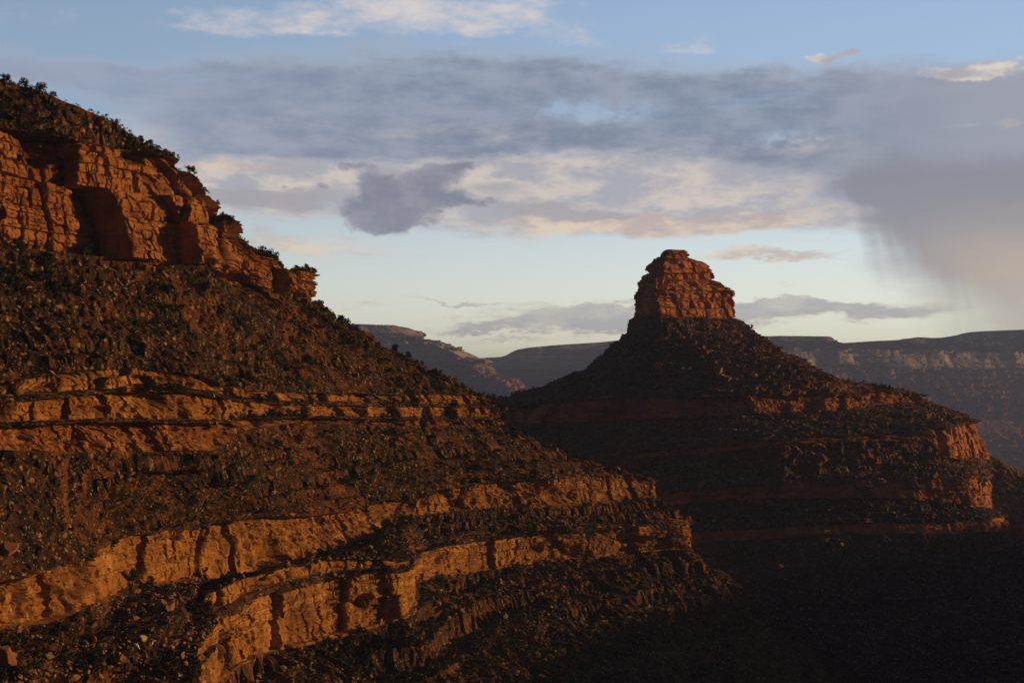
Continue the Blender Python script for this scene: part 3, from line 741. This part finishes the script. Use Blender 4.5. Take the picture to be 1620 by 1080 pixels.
BSEG = [
    cl("tower", M_BUTTE, 6, bed=(1.5, 3), scale=1.2, amp=0.6, rounding=.8, missing=.2, macro=5, macro_amp=1.2, label="stacked tower of rounded red blocks, its peak left of centre"),
    cl("tower", M_BUTTE, 8, bed=(1.5, 3), scale=1.2, amp=0.8, rounding=.9, missing=.2, macro=5, macro_amp=1.6, join=True),
    cl("tower", M_BUTTE, 18, amp=0.85, macro_amp=1.0, wear=.25, bed=(1.6, 3), rounding=1.1, blocky=1.7, facet=.9, macro=5.5, missing=.16, scale=1.5, join=True),
    cl("tower", M_BUTTE, 30, amp=0.85, macro_amp=1.1, wear=.1, bed=(2.0, 3.6), rounding=1.3, blocky=1.7, facet=.9, macro=5.5, missing=.10, scale=1.6, join=True),
    cl("tower", M_BUTTE, 12, amp=0.8, macro_amp=1.4, wear=.2, bed=(1.6, 3), rounding=1.1, blocky=1.8, facet=.9, macro=5, missing=.16, scale=1.5, join=True),
    cl("tower", M_BUTTE, 5, amp=0.6, macro_amp=1.0, wear=.0, bed=(3, 4), rounding=.5, blocky=1.7, facet=.9, macro=5.5, missing=.0, scale=1.5, join=True),
    cl("tower", M_BUTTE, 36, amp=0.9, macro_amp=2.0, wear=.35, bed=(1.8, 3.4), rounding=1.3, blocky=1.8, facet=.9, macro=5.5, missing=.12, scale=1.6, join=True),
    cl("tower", M_BUTTE, 54, amp=0.9, macro_amp=2.0, wear=.0, bed=(2.2, 4.2), rounding=1.3, blocky=1.8, facet=.9, macro=5.5, missing=.10, scale=1.6, join=True),
    ta("cone", M_TALUS_B, 36, zone='cone', terrace=0.9, step=2.6, rough=1.4, veg=.7, sag=-1.0),
    ta("cone", M_TALUS_B, 84, zone='cone', terrace=0.6, rough=1.7, veg=1.3, rock=1.6, join=True),
    ta("cone", M_TALUS_B, 60, zone='cone', terrace=0.7, rough=1.7, veg=1.3, rock=1.6, join=True),
    ta("cone", M_TALUS_B, 36, zone='cone', terrace=0.6, rough=1.0, join=True),
    cl("ledge_cliff", M_BUTTE, 48, bed=(2, 7), macro=8, macro_amp=3.4, missing=.10, wear=.25, amp=1.25, **{'break': .35}, label="dark red cliff band under the cone with its right end in sunlight"),
    ta("talus_slope", M_TALUS_B, 66, zone='b1', terrace=.7, rough=1.2, rock=2.6, veg=.5),
    cl("thin_ledges", M_BUTTE, 30, bed=(1.2, 4), macro=9, macro_amp=1.8, missing=.1, wear=.25, amp=1.1, **{'break': .25}),
    ta("talus_slope", M_TALUS_B, 32, zone='b2', terrace=.9, step=3, rough=1.1, rock=2.2, veg=.5),
    ta("talus_slope", M_TALUS_B, 40, zone='b2', terrace=.7, rough=1.2, rock=2.6, veg=.5),
    cl("ledge_cliff", M_BUTTE, 40, bed=(2, 6), macro=9, macro_amp=3.0, missing=.10, wear=.25, amp=1.25, label="lower dark red cliff band with a sunlit right corner"),
    ta("talus_slope", M_TALUS_SHADE, 52, zone='b3', terrace=.9, step=3, rough=1.2, rock=2.6, veg=.5),
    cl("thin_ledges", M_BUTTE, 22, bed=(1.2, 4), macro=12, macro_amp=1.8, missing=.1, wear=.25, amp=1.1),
    ta("talus_slope", M_TALUS_SHADE, 110, zone='b4', terrace=.7, step=4, rough=1.4, rock=2.6, veg=.5),
    cl("thin_ledges", M_TALUS_SHADE, 16, bed=(1.2, 4), macro=12, macro_amp=1.8, missing=.1, wear=.3, amp=1.1, **{'break': -.1}),  # darkened talus colour here paints out the sunlit strip on this ledge
    ta("talus_slope", M_TALUS_SHADE, 120, zone='b5', terrace=.7, step=5, rough=1.5, rock=2.6, veg=.5),
    ta("talus_slope", M_TALUS_SHADE, 40, zone='b5', rough=1.5, join=True),
]
butte_P = build_sheet(butte, BL, BSEG, int(1350 * Q), 77, smooth=6.0, buttress=(40.0, 2.6, 60.0), sheets=SHEETS, contour_smooth=9)

shoulder = [
    ([(1380, 720, 1150), (1500, 716, 1130), (1573, 728, 1120), (1620, 752, 1110), (1700, 800, 1100), (1860, 880, 1080)], ((20, 60, -20), (0, 300, -80))),
    ([(1380, 712, 1050), (1500, 708, 1030), (1573, 722, 1020), (1622, 748, 1010), (1700, 790, 1000), (1860, 870, 980)], ((20, 60, -20), (0, 300, -80))),
    ([(1380, 830, 950), (1500, 830, 940), (1590, 850, 930), (1640, 870, 920), (1720, 900, 915), (1900, 960, 900)], ((20, 60, -20), (0, 300, -80))),
    ([(1380, 1060, 800), (1500, 1060, 790), (1600, 1060, 780), (1680, 1060, 770), (1780, 1080, 765), (2000, 1120, 750)], ((20, 60, -20), (0, 300, -80))),
]
build_sheet(butte, shoulder, [ta("shoulder_slope", M_TALUS_B, 10, rough=1.0), ta("shoulder_slope", M_TALUS_B, 90, rough=1.4, zone='b5', terrace=.5, join=True), ta("shoulder_slope", M_TALUS_B, 60, rough=1.5, zone='b5', join=True)],
            int(260 * Q), 88, smooth=4.0, buttress=(40.0, 3.5, 60.0), sheets=SHEETS, contour_smooth=5)

# canyon wall added out of view on the right to shade the lower slopes
WL = [
    ([(2500, 560, 1700), (2700, 580, 1350), (2900, 575, 1100), (3300, 560, 800), (4200, 590, 520)], ()),
    ([(2450, 605, 1560), (2620, 600, 1250), (2780, 596, 1010), (3120, 573, 730), (3900, 606, 470)], ()),
    ([(2440, 680, 1540), (2600, 690, 1230), (2750, 690, 990), (3080, 706, 715), (3850, 740, 460)], ()),
    ([(2350, 900, 1300), (2480, 900, 1040), (2600, 950, 830), (2900, 1050, 600), (3500, 1200, 390)], ()),
]
S_TIP = 1.0
east = empty("shade_wall", (1000, 900, 0))
tag(east, "unseen cliff wall added on the right to shade the lower slopes", "canyon wall", kind="structure")
WL = [([(p, y, d) for p, y, d in pts][::-1], b) for pts, b in WL]
# the sheet faces the canyon (towards -X), so its columns run from far to near
WL = [(pts[::-1], b) for pts, b in WL]
build_sheet(east, WL, [ta("wall_top", M_TALUS_B, 12), cl("wall_cliff", M_BUTTE, 24, scale=2.0), ta("wall_slope", M_TALUS_B, 30, rough=2.0)], int(240 * Q), 55, smooth=4.0, buttress=(90.0, 12.0, 120.0), contour_smooth=5)
S_TIP = 0.86

# ------------------------------------------------------------------ far canyon walls
WALL_BANDS = [(-420, (0.20, 0.12, 0.12)), (-150, (0.27, 0.13, 0.14)), (60, (0.31, 0.15, 0.15)), (150, (0.25, 0.17, 0.16)), (160, (0.50, 0.43, 0.37)),
              (232, (0.53, 0.46, 0.40)), (242, (0.055, 0.050, 0.030)), (275, (0.075, 0.065, 0.040)), (285, (0.30, 0.24, 0.19)), (312, (0.26, 0.21, 0.16)), (322, (0.030, 0.034, 0.018))]
M_WALL = far_mat("banded_canyon_wall", WALL_BANDS, 13.0)
rim = empty("far_rim", (600, 7000, 0))
tag(rim, "long hazy plateau rim across the canyon, pale cliff band above purple slopes", "plateau", kind="structure")
def rimlev(f, dd):
    base = [(560, 9300), (740, 9000), (800, 8800), (900, 8500), (1000, 8200), (1100, 7700), (1204, 7300), (1321, 7000), (1344, 7100), (1428, 6900), (1541, 6500), (1619, 6300), (1800, 6000), (2100, 5600)]
    return [(p, f(p), d + dd) for p, d in base]
def ip(*k):
    xs, ys = zip(*k)
    return lambda p: float(np.interp(p, xs, ys))
sky_pts = [(500, 570), (732, 567), (760, 566), (797, 564), (806, 558), (816, 553), (839, 549), (887, 545), (949, 541), (1000, 536), (1100, 531), (1204, 531), (1250, 530), (1315, 532), (1330, 537), (1345, 542), (1380, 539), (1428, 537), (1463, 532), (1493, 534), (1509, 531), (1541, 524), (1619, 521), (1750, 515), (2100, 508)]
def along(pts2, dbase, dd, dy=0):
    dx, dv = zip(*dbase)
    return [(p, y + dy, float(np.interp(p, dx, dv)) + dd) for p, y in pts2]
DB = [(500, 7300), (740, 7650), (800, 7780), (1000, 8200), (1100, 7900), (1204, 6800), (1321, 6980), (1345, 7080), (1428, 7160), (1541, 7350), (1619, 7500), (2100, 8650)]
def flat(ks, dd): return along([(p, ip(*ks)(p)) for p, _ in sky_pts], DB, dd)
RL = [
    (along(sky_pts, DB, 2500, 22), ()),
    (along(sky_pts, DB, 0), ()),
    (along([(p, y + 11) for p, y in sky_pts], DB, -60), ()),
    (flat([(500, 588), (740, 580), (975, 572), (1204, 556), (1619, 557), (2100, 556)], -330), ()),
    (flat([(500, 612), (740, 604), (975, 596), (1204, 582), (1619, 583), (2100, 582)], -420), ()),
    (flat([(500, 640), (975, 630), (1204, 616), (1619, 618), (2100, 618)], -760), ()),
    (flat([(500, 670), (975, 664), (1204, 662), (1619, 664), (2100, 664)], -1250), ()),
    (flat([(500, 690), (975, 684), (1204, 684), (1619, 686), (2100, 686)], -1330), ()),
    (flat([(500, 760), (975, 750), (1204, 770), (1619, 790), (2100, 800)], -2600), ()),
]
def fc(rows, **k): return cl("wall", M_WALL, rows, scale=14, amp=.7, facet=.5, bed=(1.5, 5), macro=12, macro_amp=1.6, missing=.02, wear=.04, join=True, **k)
def ft(rows, **k): return ta("wall", M_WALL, rows, **{**dict(scale=16, rough=1.6, join=True, zone='far'), **k})
RSEG = [ft(8, rough=.25), fc(16), ft(26), fc(34), ft(40), ft(46), fc(24), ft(60)]
RSEG[0]['join'] = False
S_TIP = 1.0
build_sheet(rim, RL, RSEG, int(1000 * Q), 301, smooth=3.0, buttress=(420.0, 75.0, 2500.0), contour_smooth=6)
mesa = empty("far_mesa", (-400, 6000, 0))
tag(mesa, "distant flat topped mesa left of the gap, its pale cap cliff catching sunlight", "mesa", kind="structure")
S_TIP = 0.86
mb = ((60, 250, 0), (0, 900, 0), (-400, 2500, 0))
ML = [
    ([(330, 522, 7800), (520, 520, 8000), (573, 516, 8000), (640, 518, 8000), (652, 522, 7700)], mb),
    ([(330, 519, 5750), (531, 516, 5900), (566, 512, 6000), (624, 514, 6080), (636, 519, 6120)], mb),
    ([(330, 538, 5700), (531, 536, 5840), (580, 534, 5960), (622, 533, 6030), (644, 534, 6080)], mb),
    ([(330, 558, 5960), (560, 556, 5860), (640, 554, 5800), (682, 549, 5760), (715, 553, 5740)], mb),
    ([(330, 586, 5900), (560, 584, 5790), (650, 581, 5740), (708, 574, 5700), (738, 567, 5690)], mb),
    ([(330, 630, 5600), (560, 626, 5480), (690, 616, 5400), (770, 594, 5350)], mb),
    ([(330, 680, 5200), (560, 674, 5080), (720, 660, 5000), (830, 630, 4950)], mb),
    ([(330, 780, 4400), (560, 770, 4400), (800, 750, 4500), (980, 700, 4800)], mb),
]
MSEG = [ft(8, rough=.25), fc(26), ft(22), fc(30), ft(34), ft(34), ft(34)]
MSEG[0]['join'] = False
build_sheet(mesa, ML, MSEG, int(560 * Q), 402, smooth=3.0, buttress=(300.0, 28.0, 1500.0), contour_smooth=5)

# canyon floor to the horizon
fl = np.linspace(-1, 1, 60)
gx, gy = np.meshgrid(fl * 14000, 8000 + fl[::-1] * 11000)
gz = -380 + 30 * fbm3(gx / 2500, gy / 2500, 0 * gx, 3, 5)
floor = grid_part("canyon_floor", np.stack([gx, gy, gz], -1), M_WALL, None)
tag(floor, "dark canyon floor far below the slopes", "ground", kind="structure")
# ------------------------------------------------------------------ what can be seen of the slopes
rs = np.random.RandomState(7)
ZW, ZH = 540, 360
def to_px(P): return CX + FPX * P[..., 0] / P[..., 1], HY - FPX * P[..., 2] / P[..., 1]
zbuf = np.full((ZH, ZW), 1e9)
for sh in SHEETS:
    if sh['root'].startswith(('far', 'canyon')): continue
    p = sh['P'].reshape(-1, 3); p = p[p[:, 1] > 20]
    x, y = to_px(p)
    ix, iy = (x / 3).astype(int), (y / 3).astype(int)
    ok = (ix >= 0) & (ix < ZW) & (iy >= 0) & (iy < ZH)
    np.minimum.at(zbuf, (iy[ok], ix[ok]), p[ok, 1])
cand = []
for k, sh in enumerate(SHEETS):
    if sh['root'].startswith(('far', 'canyon')): continue
    p = sh['P']
    du = np.gradient(p, axis=1); dv = np.gradient(p, axis=0)
    nn = np.cross(dv, du); area = np.linalg.norm(nn, axis=-1); nn /= area[..., None] + 1e-9
    nz = np.abs(nn[..., 2])
    p = p.reshape(-1, 3); x, y = to_px(p)
    d = p[:, 1]
    ix, iy = np.clip((x / 3).astype(int), 0, ZW - 1), np.clip((y / 3).astype(int), 0, ZH - 1)
    vis = (x > -20) & (x < 1640) & (y > 0) & (y < 1100) & (d > 60) & (d < zbuf[iy, ix] * 1.02 + 4)
    steep = nz.reshape(-1)
    cand.append(np.stack([p[:, 0], p[:, 1], p[:, 2], x, y, area.reshape(-1), steep, np.full(len(p), k), vis.astype(float)], 1)[vis])
cand = np.concatenate(cand)
is_tal = np.array([SHEETS[int(k)]['kind'] == 'talus' for k in range(len(SHEETS))])[cand[:, 7].astype(int)]
vegk = np.array([s['veg'] for s in SHEETS])[cand[:, 7].astype(int)]
rockk = np.array([s['rock'] for s in SHEETS])[cand[:, 7].astype(int)]
zones = np.array([s['zone'] for s in SHEETS])[cand[:, 7].astype(int)]
clump = fbm3(cand[:, 0] / 14, cand[:, 1] / 14, cand[:, 2] / 14, 3, 900)
patch = fbm3(cand[:, 0] / 45, cand[:, 1] / 45, cand[:, 2] / 45, 2, 950)
area = np.minimum(cand[:, 5], np.percentile(cand[:, 5], 99))
flat_ok = sstep(cand[:, 6], 0.25, 0.6)
def pick(wt, n):
    wt = np.maximum(wt, 0); wt = wt / wt.sum()
    return rs.choice(len(wt), n, replace=False, p=wt)
def nearest(px, py, tal_only=False):
    d2 = (cand[:, 3] - px) ** 2 + (cand[:, 4] - py) ** 2
    if tal_only: d2 = d2 + np.where(is_tal, 0, 400)
    return cand[int(np.argmin(d2)), :3]

# ------------------------------------------------------------------ plant and stone shapes (unit height, base at 0)
def crown_mesh(seed, nleaf, kind):
    r = np.random.RandomState(seed)
    nb = {'tree': 17, 'bush': 8, 'bare': 5}[kind]
    cs, rad = [], []
    for i in range(nb):
        if kind == 'tree':
            h = r.uniform(0.14, 0.86); ww = 0.36 * (1.05 - 0.95 * max(0, h - 0.3)) * r.uniform(.3, 1)
        elif kind == 'bush':
            h = r.uniform(0.2, 0.72); ww = 0.5 * r.uniform(.3, 1)
        else:
            h = r.uniform(0.55, 0.95); ww = 0.28 * r.uniform(.4, 1)
        a = r.uniform(0, 6.283)
        cs.append((ww * math.cos(a), ww * math.sin(a), h)); rad.append(r.uniform(.10, .24) * (1.15 if kind == 'bush' else 1.0) * (0.6 if kind == 'bare' else 1))
    cs.append((0, 0, 0.78 if kind != 'bush' else 0.6)); rad.append(.2)
    V, F = [], []
    for i in range(nleaf):
        b = r.randint(len(cs))
        d = r.normal(size=3); d /= np.linalg.norm(d)
        c = np.array(cs[b]) + d * rad[b] * r.uniform(.55, 1.08) * np.array([1, 1, .8])
        c[2] = max(c[2], .04)
        s = r.uniform(.05, .10) * (90 / nleaf) ** 0.25 * (1.35 if nleaf < 90 else 1)
        t1 = r.normal(size=3); t1 -= d * t1.dot(d) * .6; t1 /= np.linalg.norm(t1)
        t2 = np.cross(d, t1) + r.normal(size=3) * .35; t2 /= np.linalg.norm(t2)
        k = len(V)
        V += [c - t1 * s - t2 * s * .5, c + t1 * s * .9 - t2 * s * .6, c + t1 * s * .7 + t2 * s * .7, c - t1 * s * .5 + t2 * s * .8]
        F.append((k, k + 1, k + 2, k + 3))
    return np.array(V), np.array(F)

def trunk_mesh(seed, lean=.12, limbs=4, r0=.035):
    r = np.random.RandomState(seed); V, F = [], []
    def tube(pts, rads):
        k0 = len(V)
        for p, q in zip(pts, rads):
            for a in range(6):
                V.append((p[0] + q * math.cos(a * 1.0472), p[1] + q * math.sin(a * 1.0472), p[2]))
        for i in range(len(pts) - 1):
            for a in range(6):
                F.append((k0 + i * 6 + a, k0 + i * 6 + (a + 1) % 6, k0 + i * 6 + 6 + (a + 1) % 6, k0 + i * 6 + 6 + a))
    lx, ly = r.uniform(-lean, lean, 2)
    main = [(0, 0, -.08), (lx * .3, ly * .3, .25), (lx * .8, ly * .8, .55), (lx, ly, .86)]
    tube(main, [r0 * 1.4, r0, r0 * .7, r0 * .25])
    for i in range(limbs):
        h = r.uniform(.22, .6); a = r.uniform(0, 6.283); L = r.uniform(.18, .36)
        b = (lx * h, ly * h, h)
        tube([b, (b[0] + L * .55 * math.cos(a), b[1] + L * .55 * math.sin(a), h + L * .35), (b[0] + L * math.cos(a), b[1] + L * math.sin(a), h + L * .9)], [r0 * .6, r0 * .4, r0 * .15])
    return np.array(V), np.array(F)

def rock_mesh(seed, sub, cuts=9, flat=1.0):
    r = np.random.RandomState(seed)
    bm = bmesh.new(); bmesh.ops.create_icosphere(bm, subdivisions=sub, radius=1.0)
    V = np.array([v.co[:] for v in bm.verts]); F = np.array([[v.index for v in f.verts] for f in bm.faces]); bm.free()
    V = V * r.uniform(.85, 1.25, 3)
    for _ in range(cuts):
        n = r.normal(size=3); n[r.randint(3)] *= 2.2; n /= np.linalg.norm(n); c = r.uniform(.28, .62)
        over_ = np.maximum(V @ n - c, 0)
        V = V - over_[:, None] * n
    V = V / np.abs(V).max() + r.normal(size=V.shape) * .012
    V[:, 2] *= .75 * flat
    return V - np.array([0, 0, V[:, 2].min() * .62]), F

def merged(name, protos, pos, size, mat, parent=None, tilt=0.15, squash=(0.8, 1.2)):
    """many small shapes in one mesh"""
    VV, FF, k = [], [], 0
    for i in range(len(pos)):
        V, F = protos[i % len(protos)]
        a = rs.uniform(0, 6.283); c, s = math.cos(a), math.sin(a)
        sx_, sy_, sz_ = rs.uniform(*squash, 3)
        W = V * (sx_, sy_, sz_)
        tx, ty = rs.normal(0, tilt, 2)
        W = np.stack([W[:, 0] * c - W[:, 1] * s + W[:, 2] * tx, W[:, 0] * s + W[:, 1] * c + W[:, 2] * ty, W[:, 2]], 1)
        VV.append(W * size[i] + pos[i]); FF.append(F + k); k += len(V)
    return mesh_np(name, np.concatenate(VV), np.concatenate(FF), mat, parent)

ZONE = {
    'crest': "on the slope above the tallest red cliff, near the skyline",
    'mid': "on the steep slope between the tallest red cliff and the ledge cliff",
    'low': "on the slope between the ledge cliff and the long tan cliff",
    'bench': "on the bench under the long tan cliff",
    'bottom': "on the dim slope below the lowest tan cliff",
    'cone': "on the cone just below the butte's tower",
    'b1': "on the stony slope under the butte's first cliff band",
    'b2': "on the butte's dark slopes far below the tower", 'b3': "on the butte's dark slopes far below the tower",
    'b4': "on the butte's dark slopes far below the tower", 'b5': "on the butte's dark slopes far below the tower",
    'ledge': "on a narrow bench between the stepped cliff bands",
    '': "on a ledge of the cliffs",
}
def zone_group(what, z): return what + " " + ZONE[z].replace("on the ", "of the ", 1)

# --- trees: junipers and pinyons
NTREE, NBUSH, NROCK = 3400, 15000, 22000
tree_w = area * flat_ok * vegk * np.clip(.10 + 2.0 * clump + 2.2 * patch, 0.01, 3.0) * np.where(is_tal, 1, .05)
it = pick(tree_w, NTREE)
tp = cand[it, :3]; th_ = np.clip(1.35 * np.exp(rs.normal(0, .35, NTREE)), .8, 3.0) * np.where(rs.rand(NTREE) < .12, 1.35, 1.0)
th_ *= np.where(zones[it] == 'crest', .72, 1.0)
th_ *= np.where(np.isin(zones[it], ['b4', 'b5', 'b3', 'b2', 'b1']), .75, 1.0)
scr = th_ / tp[:, 1]
order = np.argsort(-scr)
crowns = [mesh_np("crown", *crown_mesh(100 + i, 330, 'tree'), M_LEAF, link=False) for i in range(7)]
trunks = [mesh_np("trunk", *trunk_mesh(200 + i), M_BARK, link=False) for i in range(4)]
def make_tree(name, loc, h, label, cat, group=None, ci=0, wide=1.0, rot=0.0, crown=None, trunk=None):
    r = empty(name, loc); r.rotation_euler[2] = rot; r.scale = (h * wide, h * wide, h)
    tag(r, label, cat, group)
    for nm, me in (("crown", crown or crowns[ci % len(crowns)]), ("trunk", trunk or trunks[ci % len(trunks)])):
        o = bpy.data.objects.new(nm, me); COL.objects.link(o); o.parent = r
    return r
for n, k in enumerate(order[:290]):
    z = str(zones[it[k]])
    make_tree("juniper_tree", tuple(tp[k]), float(th_[k]), "dark green juniper " + ZONE[z], "tree", "junipers " + ZONE[z], ci=n, wide=float(rs.uniform(1.0, 1.5)), rot=float(rs.uniform(0, 6.28)))
rest = order[290:]
small_tree = [crown_mesh(300 + i, 60, 'tree') for i in range(6)]
o = merged("juniper_woodland", small_tree, tp[rest], th_[rest], M_LEAF, squash=(0.95, 1.45))
tag(o, "scattered far junipers dotting the canyon slopes as dark specks", "trees", kind="stuff")

# --- low bushes
bush_w = area * flat_ok * vegk * np.clip(.25 + 1.6 * clump + 2.0 * patch, 0.02, 3.0) * np.where(is_tal, 1, .10)
ib = pick(bush_w, NBUSH)
bp_ = cand[ib, :3]; bh = np.clip(.55 * np.exp(rs.normal(0, .45, NBUSH)), .25, 1.6)
order = np.argsort(-(bh / bp_[:, 1]))
bushm = [mesh_np("bush", *crown_mesh(400 + i, 110, 'bush'), M_SCRUB if i % 3 else M_LEAF, link=False) for i in range(6)]
for n, k in enumerate(order[:290]):
    z = str(zones[ib[k]])
    o = bpy.data.objects.new("bush", bushm[n % 6]); COL.objects.link(o)
    o.location = tuple(bp_[k]); s_ = float(bh[k]); o.scale = (s_ * 1.3, s_ * 1.3, s_); o.rotation_euler[2] = float(rs.uniform(0, 6.28))
    tag(o, "low olive bush " + ZONE[z], "bush", "low bushes " + ZONE[z])
rest = order[290:]
o = merged("low_scrub", [crown_mesh(500 + i, 20, 'bush') for i in range(6)], bp_[rest], bh[rest], M_SCRUB, squash=(0.9, 1.6))
tag(o, "low dry scrub speckling the canyon slopes", "scrub", kind="stuff")

# --- stones
rock_w = area * flat_ok * rockk * np.clip(.25 + 1.4 * fbm3(cand[:, 0] / 11, cand[:, 1] / 11, cand[:, 2] / 11, 2, 970), 0.06, 2) * np.where(is_tal, 1, .12)
ir = pick(rock_w, NROCK)
rp = cand[ir, :3]; rh = np.clip(.30 * np.exp(rs.normal(0, .62, NROCK)), .14, 2.4)
order = np.argsort(-(rh / rp[:, 1]))
rocks = [rock_mesh(600 + i, 2, 14, rs.uniform(.7, 1.15)) for i in range(9)]
rockme = [mesh_np("boulder", V, F, (M_STONE_RED, M_STONE, M_STONE_RED)[i % 3], link=False) for i, (V, F) in enumerate(rocks)]
for n, k in enumerate(order[:270]):
    z = str(zones[ir[k]])
    o = bpy.data.objects.new("boulder", rockme[n % 9]); COL.objects.link(o)
    o.location = tuple(rp[k]); s_ = float(rh[k]); o.scale = (s_ * rs.uniform(.9, 1.5), s_ * rs.uniform(.9, 1.4), s_)
    o.rotation_euler = (float(rs.normal(0, .25)), float(rs.normal(0, .25)), float(rs.uniform(0, 6.28)))
    tag(o, "fallen reddish boulder " + ZONE[z], "boulder", "fallen boulders " + ZONE[z])
rest = order[270:]
o = merged("loose_rubble", [rock_mesh(700 + i, 0 if i % 4 else 1, 5, rs.uniform(.6, 1.1)) for i in range(8)], rp[rest], rh[rest], M_STONE, tilt=.3, squash=(.8, 1.5))
tag(o, "loose stones strewn over the canyon slopes", "rubble", kind="stuff")

# --- single trees and boulders one can point to
bare_cr = mesh_np("crown", *crown_mesh(801, 46, 'bare'), M_LEAF, link=False)
bare_tr = mesh_np("trunk", *trunk_mesh(802, .2, 7, .028), M_BARK, link=False)
for px, py, h, wd, lab, bare in [
    (302, 285, 3.8, 1.25, "round juniper alone on the shoulder of the tallest cliff, against the sky", False),
    (340, 345, 3.4, 1.1, "spindly bare tree in the notch right of the tallest cliff", True),
    (366, 355, 3.2, 1.2, "small ragged tree on the stepped cliff just right of the notch", False),
    (438, 408, 2.4, 1.2, "little bush like tree beside the flat capped pinnacle", False),
    (482, 482, 2.6, 1.5, "round bush on the skyline just below the pinnacle's foot", False),
    (1156, 512, 4.6, 1.0, "thin bare tree at the right foot of the butte's tower", True),
    (1190, 524, 4.0, 0.9, "slender small tree on the skyline right of the butte's tower", True),
    (8, 135, 3.3, 1.2, "tall juniper at the left end of the topmost skyline", False),
    (40, 140, 2.8, 1.4, "broad juniper on the topmost skyline beside an orange block", False),
    (65, 146, 2.7, 1.7, "widest juniper clump on the topmost skyline", False),
]:
    make_tree("juniper_tree" if not bare else "bare_tree", tuple(nearest(px, py)), h, lab, "tree", wide=wd, ci=int(px), crown=bare_cr if bare else None, trunk=bare_tr if bare else None)
for n, (px, py, w_, hh, mat_, lab) in enumerate([
    (46, 458, 3.2, .8, M_STONE_PALE, "long flat pale slab leaning on the slope at the far left under the tallest cliff"),
    (162, 452, 1.8, 1.1, M_STONE_RED, "reddish boulder among bushes under the middle of the tallest cliff"),
    (377, 567, 2.6, 1.1, M_STONE_RED, "rounded orange boulder above the right part of the ledge cliff"),
    (565, 596, 2.6, 1.3, M_STONE_RED, "large orange boulder high on the skyline side of the near spur"),
    (573, 696, 3.0, .5, M_STONE_PALE, "pale flat slab, left one of the bright pair below the ledge cliff"),
    (609, 695, 2.6, .45, M_STONE_PALE, "pale flat slab, right one of the bright pair below the ledge cliff"),
    (591, 717, 2.6, .6, M_STONE_PALE, "pale slab lying just below the bright pair of slabs"),
    (14, 1056, 3.6, 1.5, M_STONE_RED, "biggest boulder in the bottom left corner, split by a dark crack"),
    (76, 1042, 3.2, 1.0, M_STONE, "dark angular block right of the biggest corner boulder"),
    (150, 990, 1.8, 1.4, M_STONE_RED, "upright tan block on the bench under the long tan cliff"),
    (222, 1014, 2.2, 1.0, M_STONE_PALE, "pale angular block, upper one of the tumbled cluster on the bench"),
    (216, 1026, 2.2, .8, M_STONE_PALE, "pale angular block, lower one of the tumbled cluster on the bench"),
    (240, 1020, 1.8, .6, M_STONE_PALE, "small pale block at the right of the tumbled cluster on the bench"),
    (1041, 583, 7.0, 1.0, M_STONE_RED, "squat red boulder on the left half of the butte's cone"),
    (1136, 592, 9.0, 1.2, M_STONE_RED, "big blocky red boulder in the middle of the butte's cone"),
    (1150, 605, 9.0, 1.0, M_STONE_RED, "big rounded red boulder just below the blocky one on the cone"),
    (1229, 584, 6.5, .8, M_STONE_PALE, "sunlit flat pale boulder on the right side of the cone"),
    (1256, 592, 5.5, 1.1, M_STONE, "dark round boulder right of the sunlit flat one on the cone"),
    (1289, 618, 5.5, 1.4, M_STONE_RED, "orange block perched on the lip of the butte's first cliff band"),
    (1188, 737, 4.0, 1.3, M_STONE, "dark boulder alone on the slope below the thin ledges of the butte"),
]):
    V, F = rock_mesh(900 + n, 3, 15, 1.0)
    p = nearest(px, py)
    o = mesh_np("boulder" if hh > .7 else "stone_slab", V * np.array([w_ / 2, w_ / 2 * .8, w_ / 2 * hh * 1.2]), F, mat_)
    o.location = tuple(p); o.rotation_euler = (float(rs.normal(0, .12)), float(rs.normal(0, .12)), float(rs.uniform(0, 6.28)))
    tag(o, lab, "boulder")
# ------------------------------------------------------------------ air
hz = bpy.data.materials.new("air"); hz.use_nodes = True
ht = hz.node_tree; ht.nodes.clear()
hv = ht.nodes.new('ShaderNodeVolumePrincipled')
hv.inputs['Color'].default_value = (0.30, 0.46, 1.0, 1)
hv.inputs['Density'].default_value = 0.0001
hv.inputs['Anisotropy'].default_value = 0.0
hout = ht.nodes.new('ShaderNodeOutputMaterial')
ht.links.new(hv.outputs[0], hout.inputs['Volume'])
hx0, hx1, hy0, hy1, hz0, hz1 = -14500, 14500, -3500, 19500, -480, 345
hc = np.array([(x, y, z) for z in (hz0, hz1) for y in (hy0, hy1) for x in (hx0, hx1)], float)
hf = np.array([(0, 2, 3, 1), (4, 5, 7, 6), (0, 1, 5, 4), (2, 6, 7, 3), (0, 4, 6, 2), (1, 3, 7, 5)])
haze = mesh_np("haze", hc, hf, hz)
tag(haze, "thin blue evening haze filling the canyon air", "haze", kind="stuff")
